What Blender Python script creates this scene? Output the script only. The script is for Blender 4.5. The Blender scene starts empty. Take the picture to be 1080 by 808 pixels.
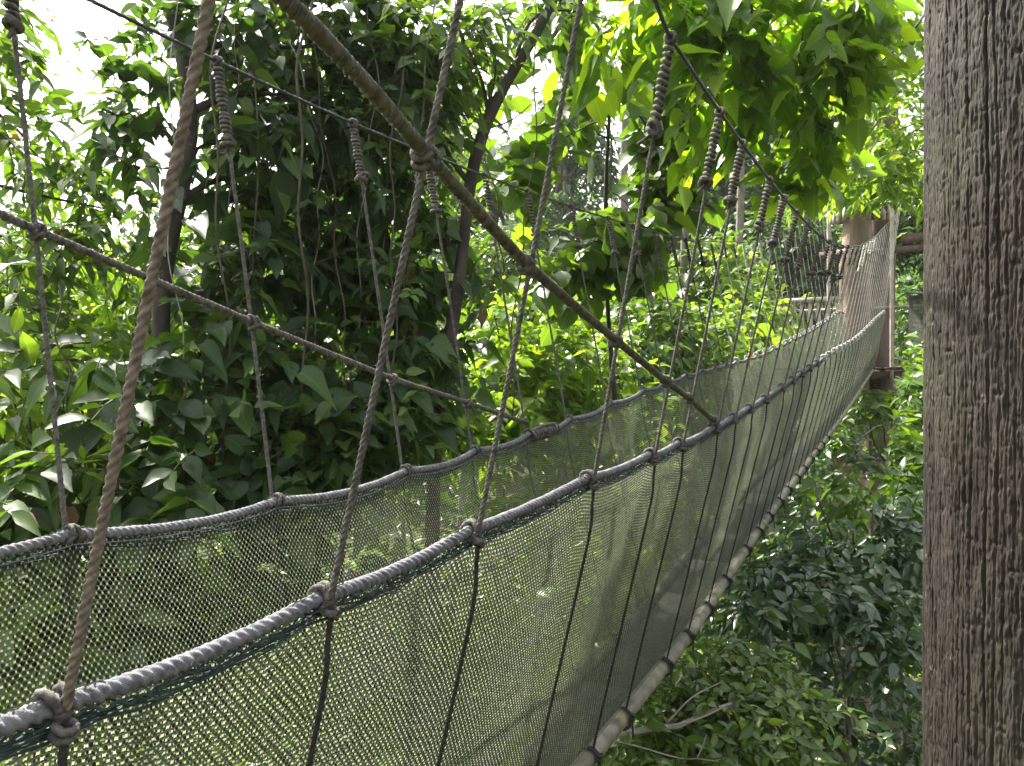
import bpy, math, random
import numpy as np
from math import sin, cos, pi, radians
rng = np.random.default_rng(7)
random.seed(7)
SC = bpy.context.scene
COL = SC.collection
TH = radians(28.0)
F = 840.0

def A(*v): return np.array(v, dtype=float)
def W(x, s, z):                       # walkway frame (lateral, along, up) -> world
    x, s, z = np.broadcast_arrays(np.asarray(x, float), np.asarray(s, float), np.asarray(z, float))
    return np.stack([x*cos(TH)+s*sin(TH), -x*sin(TH)+s*cos(TH), z], -1)
def toW(P):                           # world -> walkway frame
    return P[..., 0]*cos(TH)-P[..., 1]*sin(TH), P[..., 0]*sin(TH)+P[..., 1]*cos(TH), P[..., 2]
def at(x, y, D): return A((x-540)/F*D, D, (404-y)/F*D)
def unit(v): return v/np.maximum(np.linalg.norm(v, axis=-1, keepdims=True), 1e-9)

# ------------------------------------------------------------ walkway curves
def curve(ss, zz, sig=0.35):
    g = np.arange(-3, 26, 0.05)
    z = np.interp(g, ss, zz)
    k = np.exp(-0.5*(np.arange(-30, 31)*0.05/sig)**2); k /= k.sum()
    zp = np.concatenate([np.full(30, z[0]), z, np.full(30, z[-1])])
    zs = np.convolve(zp, k, 'valid')
    return lambda s: np.interp(s, g, zs)
zTR = curve([-1, .64, 1.18, 1.72, 2.46, 3.2, 3.6, 4.3, 5.9, 7.8, 10, 12.2, 14, 17.2, 20.4, 23], [-.44, -.443, -.42, -.38, -.32, -.3, -.28, -.24, -.085, .14, .37, .58, .79, 1.25, 1.66, 1.8])
zTL = curve([-1, 1.12, 2.07, 2.8, 4.17, 7, 10.5, 12.4, 15.2, 17.5, 20, 23], [-.39, -.39, -.415, -.378, -.264, .076, .36, .6, .95, 1.29, 1.68, 1.8])
zP = curve([-1, 1, 3.2, 4.93, 6, 7.84, 9.66, 12.4, 15.2, 21, 23], [-1.66, -1.69, -1.65, -1.54, -1.38, -1.16, -.97, -.7, -.4, .3, .4])
zCR = curve([-1, 0, 1, 2.27, 2.66, 3.27, 4.27, 5.2, 6.43, 7.35, 8.04, 10.1, 12.1, 15, 18.7, 21, 23], [2.1, 1.65, 1.33, 1.135, 1.11, 1.076, 1.05, 1.055, 1.1, 1.18, 1.27, 1.6, 2.0, 2.68, 3.6, 4.35, 4.9], .3)
zCL = curve([-1, 0, 1.53, 2.78, 3.96, 5.17, 8.04, 12, 17.4, 21, 23], [1.4, 1.25, 1.17, 1.15, 1.19, 1.25, 1.46, 2.06, 3.4, 4.6, 5.0])
XT = {'R': -1.05, 'L': -2.0}; XP = {'R': -1.34, 'L': -1.71}; XC = {'R': lambda s: np.interp(s, [-1, .66, 1.19, 1.75, 2.5, 15, 22], [-.2, -.43, -.555, -.68, -.76, -.76, -.66]), 'L': lambda s: -2.29+0*np.asarray(s, float)}
ZT = {'R': zTR, 'L': zTL}; ZC = {'R': zCR, 'L': zCL}
SH = {'R': [.66, 1.19, 1.75, 2.53, 3.2, 3.62, 4.28, 4.72, 5.2, 5.7, 6.4, 6.9, 7.38], 'L': [.5, 1.3, 2.04, 2.8, 3.38, 3.97, 4.52, 5.2, 5.93, 6.5, 7.1]}
for k in SH:
    while SH[k][-1] < 20.0: SH[k].append(SH[k][-1]+random.uniform(.48, .66))
def sag(side, s):                     # border rope scallops between its ties
    h = np.array(SH[side]); s = np.asarray(s, float)
    i = np.clip(np.searchsorted(h, s), 1, len(h)-1)
    d = h[i]-h[i-1]; f = np.clip((s-h[i-1])/d, 0, 1)
    return 4*f*(1-f)
def T(side, s):
    q = sag(side, s); sg = 1 if side == 'R' else -1
    return W(XT[side]-sg*.02*q, s, ZT[side](s)-.022*q)
def Pl(side, s): return W(XP[side], s, zP(s)+.045)
def Cb(side, s): return W(XC[side](s), s, ZC[side](s))

# ------------------------------------------------------------ mesh helpers
def link(name, me, mat, parent=None, loc=None):
    o = bpy.data.objects.new(name, me); COL.objects.link(o)
    if mat is not None: me.materials.append(mat)
    if parent is not None: o.parent = parent
    if loc is not None: o.location = loc
    return o
def build(name, V, Fs, mat, parent=None, smooth=True, attrs=None):
    """V world coordinates; Fs list of (n,3)/(n,4) arrays.  The object's origin is its parent's, or its own base."""
    V = np.asarray(V, float)
    if parent is not None:
        org = A(0, 0, 0); q = parent
        while q is not None: org = org+A(*q.location); q = q.parent
    else: org = A(V[:, 0].mean(), V[:, 1].mean(), V[:, 2].min())
    me = bpy.data.meshes.new(name)
    Fs = [np.asarray(f, np.int32) for f in Fs if len(f)]
    me.vertices.add(len(V)); me.vertices.foreach_set('co', (V-org).astype(np.float32).ravel())
    lv = np.concatenate([f.ravel() for f in Fs]); tot = np.concatenate([np.full(len(f), f.shape[1], np.int32) for f in Fs])
    me.loops.add(len(lv)); me.loops.foreach_set('vertex_index', lv)
    me.polygons.add(len(tot)); st = np.concatenate([[0], np.cumsum(tot)[:-1]]).astype(np.int32)
    me.polygons.foreach_set('loop_start', st); me.polygons.foreach_set('loop_total', tot)
    if smooth: me.polygons.foreach_set('use_smooth', np.ones(len(tot), bool))
    for k, a in (attrs or {}).items():
        a = np.asarray(a, np.float32)
        if a.ndim == 1: me.attributes.new(k, 'FLOAT', 'POINT').data.foreach_set('value', a)
        else: me.attributes.new(k, 'FLOAT_VECTOR', 'POINT').data.foreach_set('vector', a.ravel())
    me.update(calc_edges=True); me.validate()
    o = link(name, me, mat, parent)
    if parent is None: o.location = org
    return o
class MB:
    def __init__(s): s.V = []; s.F = []; s.n = 0
    def add(s, V, *Fs):
        s.V.append(np.asarray(V, float))
        for f in Fs:
            if len(f): s.F.append(np.asarray(f, np.int64)+s.n)
        s.n += len(V); return s
    def build(s, name, mat, parent=None, smooth=True):
        return build(name, np.concatenate(s.V), s.F, mat, parent, smooth)
def tag(o, label=None, cat=None, group=None, kind=None):
    if label: o['label'] = label
    if cat: o['category'] = cat
    if group: o['group'] = group
    if kind: o['kind'] = kind
    return o
def empty(name, loc, label=None, cat=None, group=None, kind=None):
    o = bpy.data.objects.new(name, None); COL.objects.link(o); o.location = [float(v) for v in loc]
    o.empty_display_size = .1
    return tag(o, label, cat, group, kind)
def frames(P):
    t = np.gradient(P, axis=0); t = unit(t)
    up = A(0, 0, 1) if abs(t[0, 2]) < .8 else A(1, 0, 0)
    n = np.cross(t, up)
    # parallel enough for gently bent paths: re-project a fixed reference
    n = np.zeros_like(P); n[0] = unit(np.cross(t[0], up))
    for i in range(1, len(P)):
        v = n[i-1]-t[i]*np.dot(n[i-1], t[i]); n[i] = v/max(np.linalg.norm(v), 1e-9)
    return t, n, np.cross(t, n)
def resample(P, step):
    P = np.asarray(P, float); d = np.concatenate([[0], np.cumsum(np.linalg.norm(np.diff(P, axis=0), axis=1))])
    n = max(2, int(d[-1]/step)+1); q = np.linspace(0, d[-1], n)
    return np.stack([np.interp(q, d, P[:, i]) for i in range(3)], -1), q
def tube_VF(P, r, nf=6, cap=True, phase=0., prof=None, roll=None):
    P = np.asarray(P, float); n = len(P); r = np.broadcast_to(np.asarray(r, float), (n,))
    t, a, b = frames(P)
    ph = np.arange(nf)*2*pi/nf
    ro = np.zeros(n) if roll is None else roll
    ang = ph[None, :]+ro[:, None]+phase
    rad = r[:, None]*(np.ones(nf) if prof is None else prof)[None, :]
    V = P[:, None, :]+rad[..., None]*(np.cos(ang)[..., None]*a[:, None, :]+np.sin(ang)[..., None]*b[:, None, :])
    i = np.arange(n-1)[:, None]*nf; j = np.arange(nf)[None, :]; k = (j+1) % nf
    Q = np.stack([i+j, i+k, i+nf+k, i+nf+j], -1).reshape(-1, 4)
    V = V.reshape(-1, 3); Tq = np.zeros((0, 3), int)
    if cap:
        V = np.concatenate([V, P[:1], P[-1:]]); c0, c1 = n*nf, n*nf+1
        j = np.arange(nf); k = (j+1) % nf
        Tq = np.concatenate([np.stack([k, j, np.full(nf, c0)], -1), np.stack([(n-1)*nf+j, (n-1)*nf+k, np.full(nf, c1)], -1)])
    return V, Q, Tq
def rope_VF(P, r, pitch, nf=12, step=None, hand=1):
    """laid three-strand rope: a three-lobed section turned along the path"""
    Q, d = resample(P, step or pitch/7)
    ph = np.arange(nf)*2*pi/nf
    prof = .62+.42*np.abs(np.cos(1.5*ph))**.75
    wob = 1+.03*np.sin(d*37+r*1e4)+.02*np.sin(d*91)
    return tube_VF(Q, r*wob, nf, prof=prof, roll=hand*2*pi*d/pitch)
def knot_into(mb, c, ax, r_in, rr, n=3, width=None, jit=.12, nf=7, laid=0):
    """n turns of cord of radius rr round an axis of radius r_in"""
    ax = unit(np.asarray(ax, float)); u = unit(np.cross(ax, A(.3, .5, .81))); v = np.cross(ax, u)
    width = width or rr*1.9*n
    for i in range(n):
        th = np.linspace(0, 2*pi, 19); off = (i-(n-1)/2)*width/max(n, 1)
        tilt = random.uniform(-1, 1)*jit*3; R = r_in+rr*.75+random.uniform(0, .3)*rr
        P = c+ax*(off+R*tilt*np.sin(th+i)[:, None])+R*(np.cos(th)[:, None]*u+np.sin(th)[:, None]*v)
        mb.add(*(rope_VF(P, rr*1.05, rr*5.5, 9 if laid < 2 else 12, rr*.5) if laid else tube_VF(P, rr, nf, cap=False)))
def box_VF(c, ax, ay, az, bevel=0):
    """box by centre and three half-extent vectors"""
    c, ax, ay, az = map(lambda q: np.asarray(q, float), (c, ax, ay, az))
    V = np.array([c+i*ax+j*ay+k*az for i in (-1, 1) for j in (-1, 1) for k in (-1, 1)])
    Q = np.array([[0, 1, 3, 2], [4, 6, 7, 5], [0, 4, 5, 1], [2, 3, 7, 6], [0, 2, 6, 4], [1, 5, 7, 3]])
    return V, Q

# ------------------------------------------------------------ materials
def mat(name):
    m = bpy.data.materials.new(name); m.use_nodes = True; nt = m.node_tree; nt.nodes.clear()
    out = nt.nodes.new('ShaderNodeOutputMaterial'); return m, nt, out
def N(nt, typ, **kw):
    n = nt.nodes.new(typ)
    for k, v in kw.items():
        if k in n.inputs.keys(): n.inputs[k].default_value = v
        else: setattr(n, k, v)
    return n
def ramp(nt, fac, stops, interp='LINEAR'):
    r = nt.nodes.new('ShaderNodeValToRGB'); r.color_ramp.interpolation = interp
    e = r.color_ramp.elements
    while len(e) > 1: e.remove(e[0])
    e[0].position = stops[0][0]; e[0].color = (*stops[0][1], 1)
    for p, c in stops[1:]:
        x = e.new(p); x.color = (*c, 1)
    nt.links.new(fac, r.inputs['Fac']); return r.outputs['Color']
def noisy(name, stops, scale=20, rough=.7, bump=.3, bscale=None, stretch=(1, 1, 1), detail=5, spec=.4, dist=.01, coord='Object', second=None):
    m, nt, out = mat(name); L = nt.links.new
    tc = N(nt, 'ShaderNodeTexCoord'); mp = N(nt, 'ShaderNodeMapping'); mp.inputs['Scale'].default_value = stretch
    L(tc.outputs[coord], mp.inputs['Vector'])
    nz = N(nt, 'ShaderNodeTexNoise', Scale=scale, Detail=detail); L(mp.outputs[0], nz.inputs['Vector'])
    col = ramp(nt, nz.outputs[0], stops)
    if second:
        n3 = N(nt, 'ShaderNodeTexNoise', Scale=second[0], Detail=3); L(mp.outputs[0], n3.inputs['Vector'])
        f = ramp(nt, n3.outputs[0], [(second[1], (0, 0, 0)), (second[2], (1, 1, 1))])
        mx = N(nt, 'ShaderNodeMix', data_type='RGBA'); L(f, mx.inputs[0]); L(col, mx.inputs[6]); mx.inputs[7].default_value = (*second[3], 1); col = mx.outputs[2]
    b = N(nt, 'ShaderNodeBsdfPrincipled', Roughness=rough); b.inputs['Specular IOR Level'].default_value = spec
    L(col, b.inputs['Base Color'])
    n2 = N(nt, 'ShaderNodeTexNoise', Scale=bscale or scale*3, Detail=4); L(mp.outputs[0], n2.inputs['Vector'])
    bp = N(nt, 'ShaderNodeBump', Strength=bump, Distance=dist); L(n2.outputs[0], bp.inputs['Height']); L(bp.outputs[0], b.inputs['Normal'])
    L(b.outputs[0], out.inputs[0]); return m
def leafmat(name, stops, trans=.35, tcol=(1.5, 1.6, .55), rough=.38, spec=.5, vein=.5):
    m, nt, out = mat(name); L = nt.links.new
    at_ = N(nt, 'ShaderNodeAttribute', attribute_name='tint'); al = N(nt, 'ShaderNodeAttribute', attribute_name='lc')
    col = ramp(nt, at_.outputs['Fac'], stops)
    sp = N(nt, 'ShaderNodeSeparateXYZ'); L(al.outputs['Vector'], sp.inputs[0])
    ab = N(nt, 'ShaderNodeMath', operation='ABSOLUTE'); L(sp.outputs[0], ab.inputs[0])
    # side veins: lines running forward and out from the midrib
    ma = N(nt, 'ShaderNodeMath', operation='MULTIPLY_ADD'); L(ab.outputs[0], ma.inputs[0]); ma.inputs[1].default_value = -.22; L(sp.outputs[1], ma.inputs[2])
    m8 = N(nt, 'ShaderNodeMath', operation='MULTIPLY'); L(ma.outputs[0], m8.inputs[0]); m8.inputs[1].default_value = 52.
    sn = N(nt, 'ShaderNodeMath', operation='SINE'); L(m8.outputs[0], sn.inputs[0])
    g1 = N(nt, 'ShaderNodeMapRange'); L(sn.outputs[0], g1.inputs[0]); g1.inputs[1].default_value = .8; g1.inputs[2].default_value = 1.; g1.inputs[4].default_value = .5
    g2 = N(nt, 'ShaderNodeMapRange'); L(ab.outputs[0], g2.inputs[0]); g2.inputs[1].default_value = .1; g2.inputs[2].default_value = .03
    mx = N(nt, 'ShaderNodeMath', operation='MAXIMUM'); L(g1.outputs[0], mx.inputs[0]); L(g2.outputs[0], mx.inputs[1])
    mv = N(nt, 'ShaderNodeMath', operation='MULTIPLY'); L(mx.outputs[0], mv.inputs[0]); mv.inputs[1].default_value = vein
    hs = N(nt, 'ShaderNodeHueSaturation', Value=1.7, Saturation=.85); L(col, hs.inputs['Color'])
    mc = N(nt, 'ShaderNodeMix', data_type='RGBA'); L(mv.outputs[0], mc.inputs[0]); L(col, mc.inputs[6]); L(hs.outputs[0], mc.inputs[7])
    b = N(nt, 'ShaderNodeBsdfPrincipled', Roughness=rough); b.inputs['Specular IOR Level'].default_value = spec; L(mc.outputs[2], b.inputs['Base Color'])
    tm = N(nt, 'ShaderNodeMix', data_type='RGBA', blend_type='MULTIPLY'); tm.inputs[0].default_value = 1; L(mc.outputs[2], tm.inputs[6]); tm.inputs[7].default_value = (*tcol, 1)
    tm.clamp_result = False
    tr = N(nt, 'ShaderNodeBsdfTranslucent'); L(tm.outputs[2], tr.inputs[0])
    ms = N(nt, 'ShaderNodeMixShader'); ms.inputs[0].default_value = trans; L(b.outputs[0], ms.inputs[1]); L(tr.outputs[0], ms.inputs[2])
    L(ms.outputs[0], out.inputs[0]); return m
M = {}
M['rope'] = noisy('rope_grey_brown', [(.3, (.045, .041, .036)), (.7, (.16, .148, .132))], 60, .9, .8, 400, dist=.002, spec=.2)
M['rope_near'] = noisy('rope_reddish', [(.3, (.09, .07, .055)), (.7, (.25, .2, .17))], 70, .9, .6, 500, dist=.002, spec=.2)
M['rope_border'] = noisy('rope_pale', [(.3, (.075, .075, .085)), (.7, (.24, .235, .25))], 60, .88, .6, 400, dist=.002, spec=.25, second=(30, .6, .75, (.05, .10, .10)))
M['rope_black'] = noisy('rope_dark', [(.3, (.010, .010, .009)), (.7, (.035, .034, .03))], 60, .75, .5, 400, dist=.002)  # near-black tone for lower runs, rail loops and some coils
M['rope_moss'] = noisy('rope_mossy', [(.3, (.045, .042, .03)), (.7, (.155, .143, .108))], 40, .9, .6, 400, dist=.002, spec=.2)
M['rope_far'] = noisy('rope_pale_far', [(.3, (.3, .3, .27)), (.7, (.55, .55, .5))], 20, .9, .3, 200, dist=.002, spec=.2)  # paler tone for hangers farther along the bridge
M['cable'] = noisy('cable_black', [(.3, (.02, .021, .024)), (.7, (.05, .052, .058))], 30, .45, .2, 200, dist=.002)
M['net'] = noisy('net_cord', [(.3, (.25, .27, .17)), (.55, (.37, .39, .26)), (.75, (.5, .52, .38))], 1.7, .5, .0, spec=.6, second=(2.6, .5, .72, (.3, .36, .12)))
nt_ = M['net'].node_tree; b_ = [n for n in nt_.nodes if n.type == 'BSDF_PRINCIPLED'][0]; src = b_.inputs['Base Color'].links[0].from_socket
a_ = N(nt_, 'ShaderNodeAttribute', attribute_name='tint'); x_ = N(nt_, 'ShaderNodeMix', data_type='RGBA'); nt_.links.new(a_.outputs['Fac'], x_.inputs[0])
x_.inputs[6].default_value = (.048, .058, .038, 1); nt_.links.new(src, x_.inputs[7]); nt_.links.new(x_.outputs[2], b_.inputs['Base Color'])
tr_ = N(nt_, 'ShaderNodeBsdfTranslucent'); nt_.links.new(x_.outputs[2], tr_.inputs[0]); mm_ = N(nt_, 'ShaderNodeMixShader'); mm_.inputs[0].default_value = .42
nt_.links.new(b_.outputs[0], mm_.inputs[1]); nt_.links.new(tr_.outputs[0], mm_.inputs[2]); nt_.links.new(mm_.outputs[0], [n for n in nt_.nodes if n.type == 'OUTPUT_MATERIAL'][0].inputs[0])
# darkening put into the colour of the laid ropes' grooves
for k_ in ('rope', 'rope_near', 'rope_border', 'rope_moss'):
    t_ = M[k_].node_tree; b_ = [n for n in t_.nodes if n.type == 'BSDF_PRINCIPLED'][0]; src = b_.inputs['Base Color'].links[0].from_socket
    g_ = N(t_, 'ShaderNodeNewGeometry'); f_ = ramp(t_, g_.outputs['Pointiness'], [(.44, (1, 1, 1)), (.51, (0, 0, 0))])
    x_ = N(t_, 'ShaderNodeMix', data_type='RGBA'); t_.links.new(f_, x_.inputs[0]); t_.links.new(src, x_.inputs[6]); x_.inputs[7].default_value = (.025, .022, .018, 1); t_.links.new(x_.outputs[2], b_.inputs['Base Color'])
M['net_edge'] = noisy('net_hem', [(.3, (.015, .03, .028)), (.7, (.045, .07, .066))], 50, .8, .4, 300, dist=.002)
M['rail'] = noisy('rail_weathered', [(.3, (.07, .068, .04)), (.5, (.15, .14, .105)), (.75, (.25, .235, .195))], 9, .6, .5, 120, dist=.003, stretch=(1, 1, 1), second=(5, .55, .7, (.2, .2, .1)))
M['rail_shaded'] = noisy('rail_shaded', [(.3, (.012, .014, .007)), (.7, (.035, .036, .02))], 9, .8, .4, 120, dist=.003)  # shade of the far-side rail painted into its colour; rungs share it
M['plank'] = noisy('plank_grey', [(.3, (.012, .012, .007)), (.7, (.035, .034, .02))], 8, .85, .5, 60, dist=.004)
M['wood_red'] = noisy('timber_reddish', [(.3, (.07, .042, .032)), (.7, (.18, .115, .09))], 6, .8, .4, 40, dist=.004)
M['wood_pale'] = noisy('timber_pale', [(.3, (.28, .22, .18)), (.7, (.5, .43, .38))], 6, .8, .4, 40, dist=.004)
M['bark_far'] = noisy('bark_far_tree', [(.3, (.15, .1, .07)), (.7, (.42, .32, .25))], 3, .85, .8, 14, dist=.04, stretch=(1, 1, .35), second=(1.2, .5, .7, (.2, .14, .1)))
M['bark_far_dark'] = noisy('bark_far_tree_dark', [(.3, (.08, .055, .045)), (.7, (.22, .15, .12))], 3, .85, .8, 14, dist=.04, stretch=(1, 1, .35))
M['bark_dark'] = noisy('bark_dark', [(.3, (.022, .018, .015)), (.7, (.075, .06, .048))], 9, .85, .7, 30, dist=.01, stretch=(1, 1, .4))
M['bark_grey'] = noisy('bark_grey', [(.3, (.09, .08, .065)), (.7, (.22, .2, .17))], 6, .85, .7, 30, dist=.01, stretch=(1, 1, .4))
M['twig'] = noisy('twig', [(.3, (.035, .03, .02)), (.7, (.1, .08, .05))], 9, .8, .2)
M['twig_pale'] = noisy('twig_pale', [(.3, (.16, .15, .13)), (.7, (.36, .34, .3))], 9, .7, .3)
M['black'] = noisy('strap_black', [(.3, (.012, .012, .012)), (.7, (.035, .035, .035))], 9, .6, .1)
M['soil'] = noisy('soil_litter', [(.3, (.03, .026, .014)), (.5, (.05, .06, .02)), (.7, (.08, .07, .03))], .8, .95, .8, 3, dist=.1)
Y_, B_ = (.24, .2, .02), (.1, .05, .018)
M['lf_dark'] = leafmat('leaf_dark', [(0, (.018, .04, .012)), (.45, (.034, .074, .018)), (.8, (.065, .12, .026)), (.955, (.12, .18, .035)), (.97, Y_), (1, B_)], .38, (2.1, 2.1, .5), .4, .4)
M['lf_mid'] = leafmat('leaf_mid', [(0, (.038, .078, .014)), (.5, (.07, .13, .02)), (.9, (.12, .19, .034)), (.965, (.18, .24, .04)), (.98, Y_), (1, B_)], .42, (2.0, 2.0, .5), .38, .45)
M['lf_bright'] = leafmat('leaf_bright', [(0, (.06, .13, .014)), (.5, (.11, .19, .018)), (1, (.19, .26, .03))], .6, (2.6, 2.5, .5), .35, .5, .35)
M['lf_fresh'] = leafmat('leaf_fresh', [(0, (.05, .095, .018)), (.5, (.085, .15, .024)), (.95, (.15, .22, .04)), (1, Y_)], .4, (2.0, 1.9, .5), .33, .6)
M['lf_lime'] = leafmat('leaf_lime', [(0, (.08, .16, .02)), (.5, (.13, .22, .025)), (.95, (.2, .28, .04)), (1, Y_)], .48, (2.0, 1.9, .5), .4, .4)
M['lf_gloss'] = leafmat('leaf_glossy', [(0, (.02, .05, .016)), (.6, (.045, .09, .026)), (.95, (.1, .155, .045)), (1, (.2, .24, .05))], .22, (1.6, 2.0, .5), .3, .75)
M['lf_far'] = leafmat('leaf_far', [(0, (.04, .09, .03)), (.5, (.075, .14, .045)), (1, (.14, .2, .06))], .4, (1.7, 1.7, .7), .5, .4)

# ------------------------------------------------------------ sky, sun, camera
SUN_EL, SUN_AZ = radians(52), radians(-40)    # azimuth from +Y towards +X
sd = A(cos(SUN_EL)*sin(SUN_AZ), cos(SUN_EL)*cos(SUN_AZ), sin(SUN_EL))
w = bpy.data.worlds.new("World"); SC.world = w; w.use_nodes = True; nt = w.node_tree
sky = nt.nodes.new('ShaderNodeTexSky'); sky.sky_type = 'NISHITA'; sky.sun_disc = False
sky.sun_elevation = SUN_EL; sky.sun_rotation = SUN_AZ; sky.air_density = 1.6; sky.dust_density = 6; sky.ozone_density = 1
bg = nt.nodes['Background']; bg.inputs[1].default_value = .12
hs = nt.nodes.new('ShaderNodeHueSaturation'); hs.inputs['Saturation'].default_value = .28; hs.inputs['Value'].default_value = 1.
nt.links.new(sky.outputs[0], hs.inputs['Color']); nt.links.new(hs.outputs[0], bg.inputs[0])
sl = bpy.data.lights.new('sun', 'SUN'); sl.energy = 5.0; sl.angle = radians(1.0); sl.color = (1, .95, .86)
so = bpy.data.objects.new('sun', sl); COL.objects.link(so)
from mathutils import Vector
so.rotation_euler = Vector(sd.tolist()).to_track_quat('Z', 'Y').to_euler(); so.location = (0, 0, 30)
cam = bpy.data.cameras.new('camera'); co = bpy.data.objects.new('camera', cam); COL.objects.link(co)
co.rotation_euler = (pi/2, 0, 0); cam.lens = 28; cam.sensor_width = 36; cam.clip_start = .05; cam.clip_end = 600
SC.camera = co
SC.view_settings.view_transform = 'Standard'; SC.view_settings.look = 'None'; SC.view_settings.exposure = 2.0; SC.view_settings.gamma = 1
SC.cycles.max_bounces = 8; SC.cycles.transmission_bounces = 6; SC.cycles.diffuse_bounces = 4; SC.cycles.glossy_bounces = 2
SC.cycles.volume_bounces = 1; SC.cycles.transparent_max_bounces = 8; SC.cycles.use_denoising = True
SC.cycles.caustics_reflective = False; SC.cycles.caustics_refractive = False

# ------------------------------------------------------------ rope bridge
ORD = ['nearest', 'second', 'third', 'fourth', 'fifth', 'sixth', 'seventh', 'eighth', 'ninth', 'tenth', 'eleventh', 'twelfth', 'thirteenth', 'fourteenth', 'fifteenth', 'sixteenth', 'seventeenth', 'eighteenth', 'nineteenth', 'twentieth', 'twenty-first', 'twenty-second', 'twenty-third', 'twenty-fourth', 'twenty-fifth', 'twenty-sixth', 'twenty-seventh', 'twenty-eighth', 'twenty-ninth', 'thirtieth', 'thirty-first', 'thirty-second', 'thirty-third', 'thirty-fourth', 'thirty-fifth', 'thirty-sixth', 'thirty-seventh', 'thirty-eighth', 'thirty-ninth', 'fortieth']
side_word = {'R': 'near-side (right)', 'L': 'far-side (left)'}
ropes_ = {}
def net(side):
    """knitted netting: zigzag rows of cord with short links between, real strands"""
    root = empty('side_net', Pl(side, 10), {'R': 'grey-green safety net on the near side of the rope bridge, outer face towards the viewer', 'L': 'grey-green safety net on the far side of the rope bridge, seen across the gap'}[side], 'net', 'side nets of the rope bridge')
    out = 1 if side == 'R' else -1
    ph = rng.uniform(0, 6, 8)
    def S(s, t):
        a = T(side, s); b = Pl(side, s); p = a+(b-a)*t[..., None]
        nb = np.cos(TH), -np.sin(TH)
        h = np.array(SH[side]); dist = np.min(np.abs(s[..., None]-h), -1) if s.size < 4e6 else 0
        bulge = .022*np.sin(pi*np.clip(t, 0, 1))*np.clip(dist/.25, 0, 1)**1.5+.012*np.sin(2.1*s+ph[0]+3*t)*np.sin(pi*t)+.007*np.sin(7*s+ph[1]+5*t)*np.sin(pi*t)
        # wrinkles: the rows ride up towards each tie
        dz = .02*np.exp(-(dist/.12)**2)*(1-t)**2+.01*np.sin(1.3*s+ph[3])*np.sin(pi*t)
        p[..., 0] += out*bulge*nb[0]; p[..., 1] += out*bulge*nb[1]; p[..., 2] += dz
        return p
    mb = MB(); cnt = []
    bands = [(-.2, 5.5, .0085, .0128, .0021), (5.5, 10.5, .0115, .018, .0032), (10.5, 21.2, .02, .028, .0055)]
    for (s0, s1, ds, dt, wd) in bands:
        H = 1.38; rows = int(H/dt); ns = int((s1-s0)/ds)
        if ns % 2: ns += 1
        s = np.linspace(s0, s1, ns+1)
        j = np.arange(rows+1); SS, JJ = np.meshgrid(s, j)
        ii = np.arange(ns+1)[None, :]
        zig = (((ii+JJ) % 2)*2-1)*.2
        jt = rng.normal(0, .035, SS.shape)
        t = (JJ+zig+jt)/rows
        SS = SS+rng.normal(0, .06*ds, SS.shape)
        C = S(SS, t)
        hw = wd*(1+.25*rng.normal(0, .4, SS.shape))
        up = S(SS, t-hw/H); dn = S(SS, t+hw/H)
        fold = out*wd*.9*A(cos(TH), -sin(TH), .0)
        C = C+fold
        n0 = ns+1
        idx = (JJ*n0+ii).astype(int)
        G = idx.size
        a = idx[:, :-1].ravel(); b = idx[:, 1:].ravel()
        Q1 = np.stack([a, b, b+G, a+G], -1); Q2 = np.stack([a+G, b+G, b+2*G, a+2*G], -1)
        mb.add(np.concatenate([up.reshape(-1, 3), C.reshape(-1, 3), dn.reshape(-1, 3)]), Q1, Q2)
        # links where row j dips and row j+1 rises
        sel = (((ii+JJ) % 2) == 1) & (JJ < rows)
        sj = SS[sel]; t0 = t[sel]; nxt = idx[sel]+n0; t1 = t.ravel()[nxt]; s1_ = SS.ravel()[nxt]
        lw = ds*.29*rng.uniform(.6, 1.25, sj.shape)
        cnt.append((3*G, 0.)); cnt.append((4*len(sj), 1.))
        V = np.concatenate([S(sj-lw, t0), S(sj+lw, t0), S(s1_+lw, t1), S(s1_-lw, t1)]); m = len(sj); k = np.arange(m)
        mb.add(V, np.stack([k, k+m, k+2*m, k+3*m], -1))
    build('netting', np.concatenate(mb.V), mb.F, M['net'], root, False, {'tint': np.concatenate([np.full(a, b) for a, b in cnt])})
    ss = np.arange(-.4, 21.3, .02); P = T(side, ss)
    bm = MB()
    near = ss < 7
    bm.add(*rope_VF(P[near], .0152, .058, 15, .0042)); bm.add(*rope_VF(P[ss > 6.97], .0165, .07, 9, .02))
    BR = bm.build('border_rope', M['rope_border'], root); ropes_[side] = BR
    # thin cord sewing the hem on, and the gathered hem below the rope
    q, d = resample(P[ss < 9], .006); t_, a_, b_ = frames(q)
    hem = MB()
    for f0, rr_, k in ((0, .0028, 11.), (2.2, .0022, 23.)):
        ang = d*k*2+f0; rad = .0195+.004*np.sin(d*57+f0)
        off = np.sin(ang)
        Pq = q+np.stack([0*off, 0*off, -.020-.006*off-.004*np.sin(d*140+f0)], -1)+out*(.006+.006*np.cos(ang))[:, None]*A(cos(TH), -sin(TH), 0)
        hem.add(*tube_VF(Pq, rr_, 5))
    for k in range(5):
        Pq = q+np.stack([0*d, 0*d, -.026-.004*k+.003*np.sin(d*31+k)], -1)+out*(.004*np.sin(d*47+2*k))[:, None]*A(cos(TH), -sin(TH), 0)
        hem.add(*tube_VF(Pq[::2], .0026, 4))
    hem.build('hem', M['net_edge'], root)
    if side == 'L':
        sc = MB(); Pq = q+np.stack([0*d, 0*d, -.022-.003*np.sin(d*5)], -1)-out*0.018*A(cos(TH), -sin(TH), 0)
        sc.add(*tube_VF(Pq[::3], .0016, 4)); sc.build('sewing_cord', M['rope_border'], BR)
    return root
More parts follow.
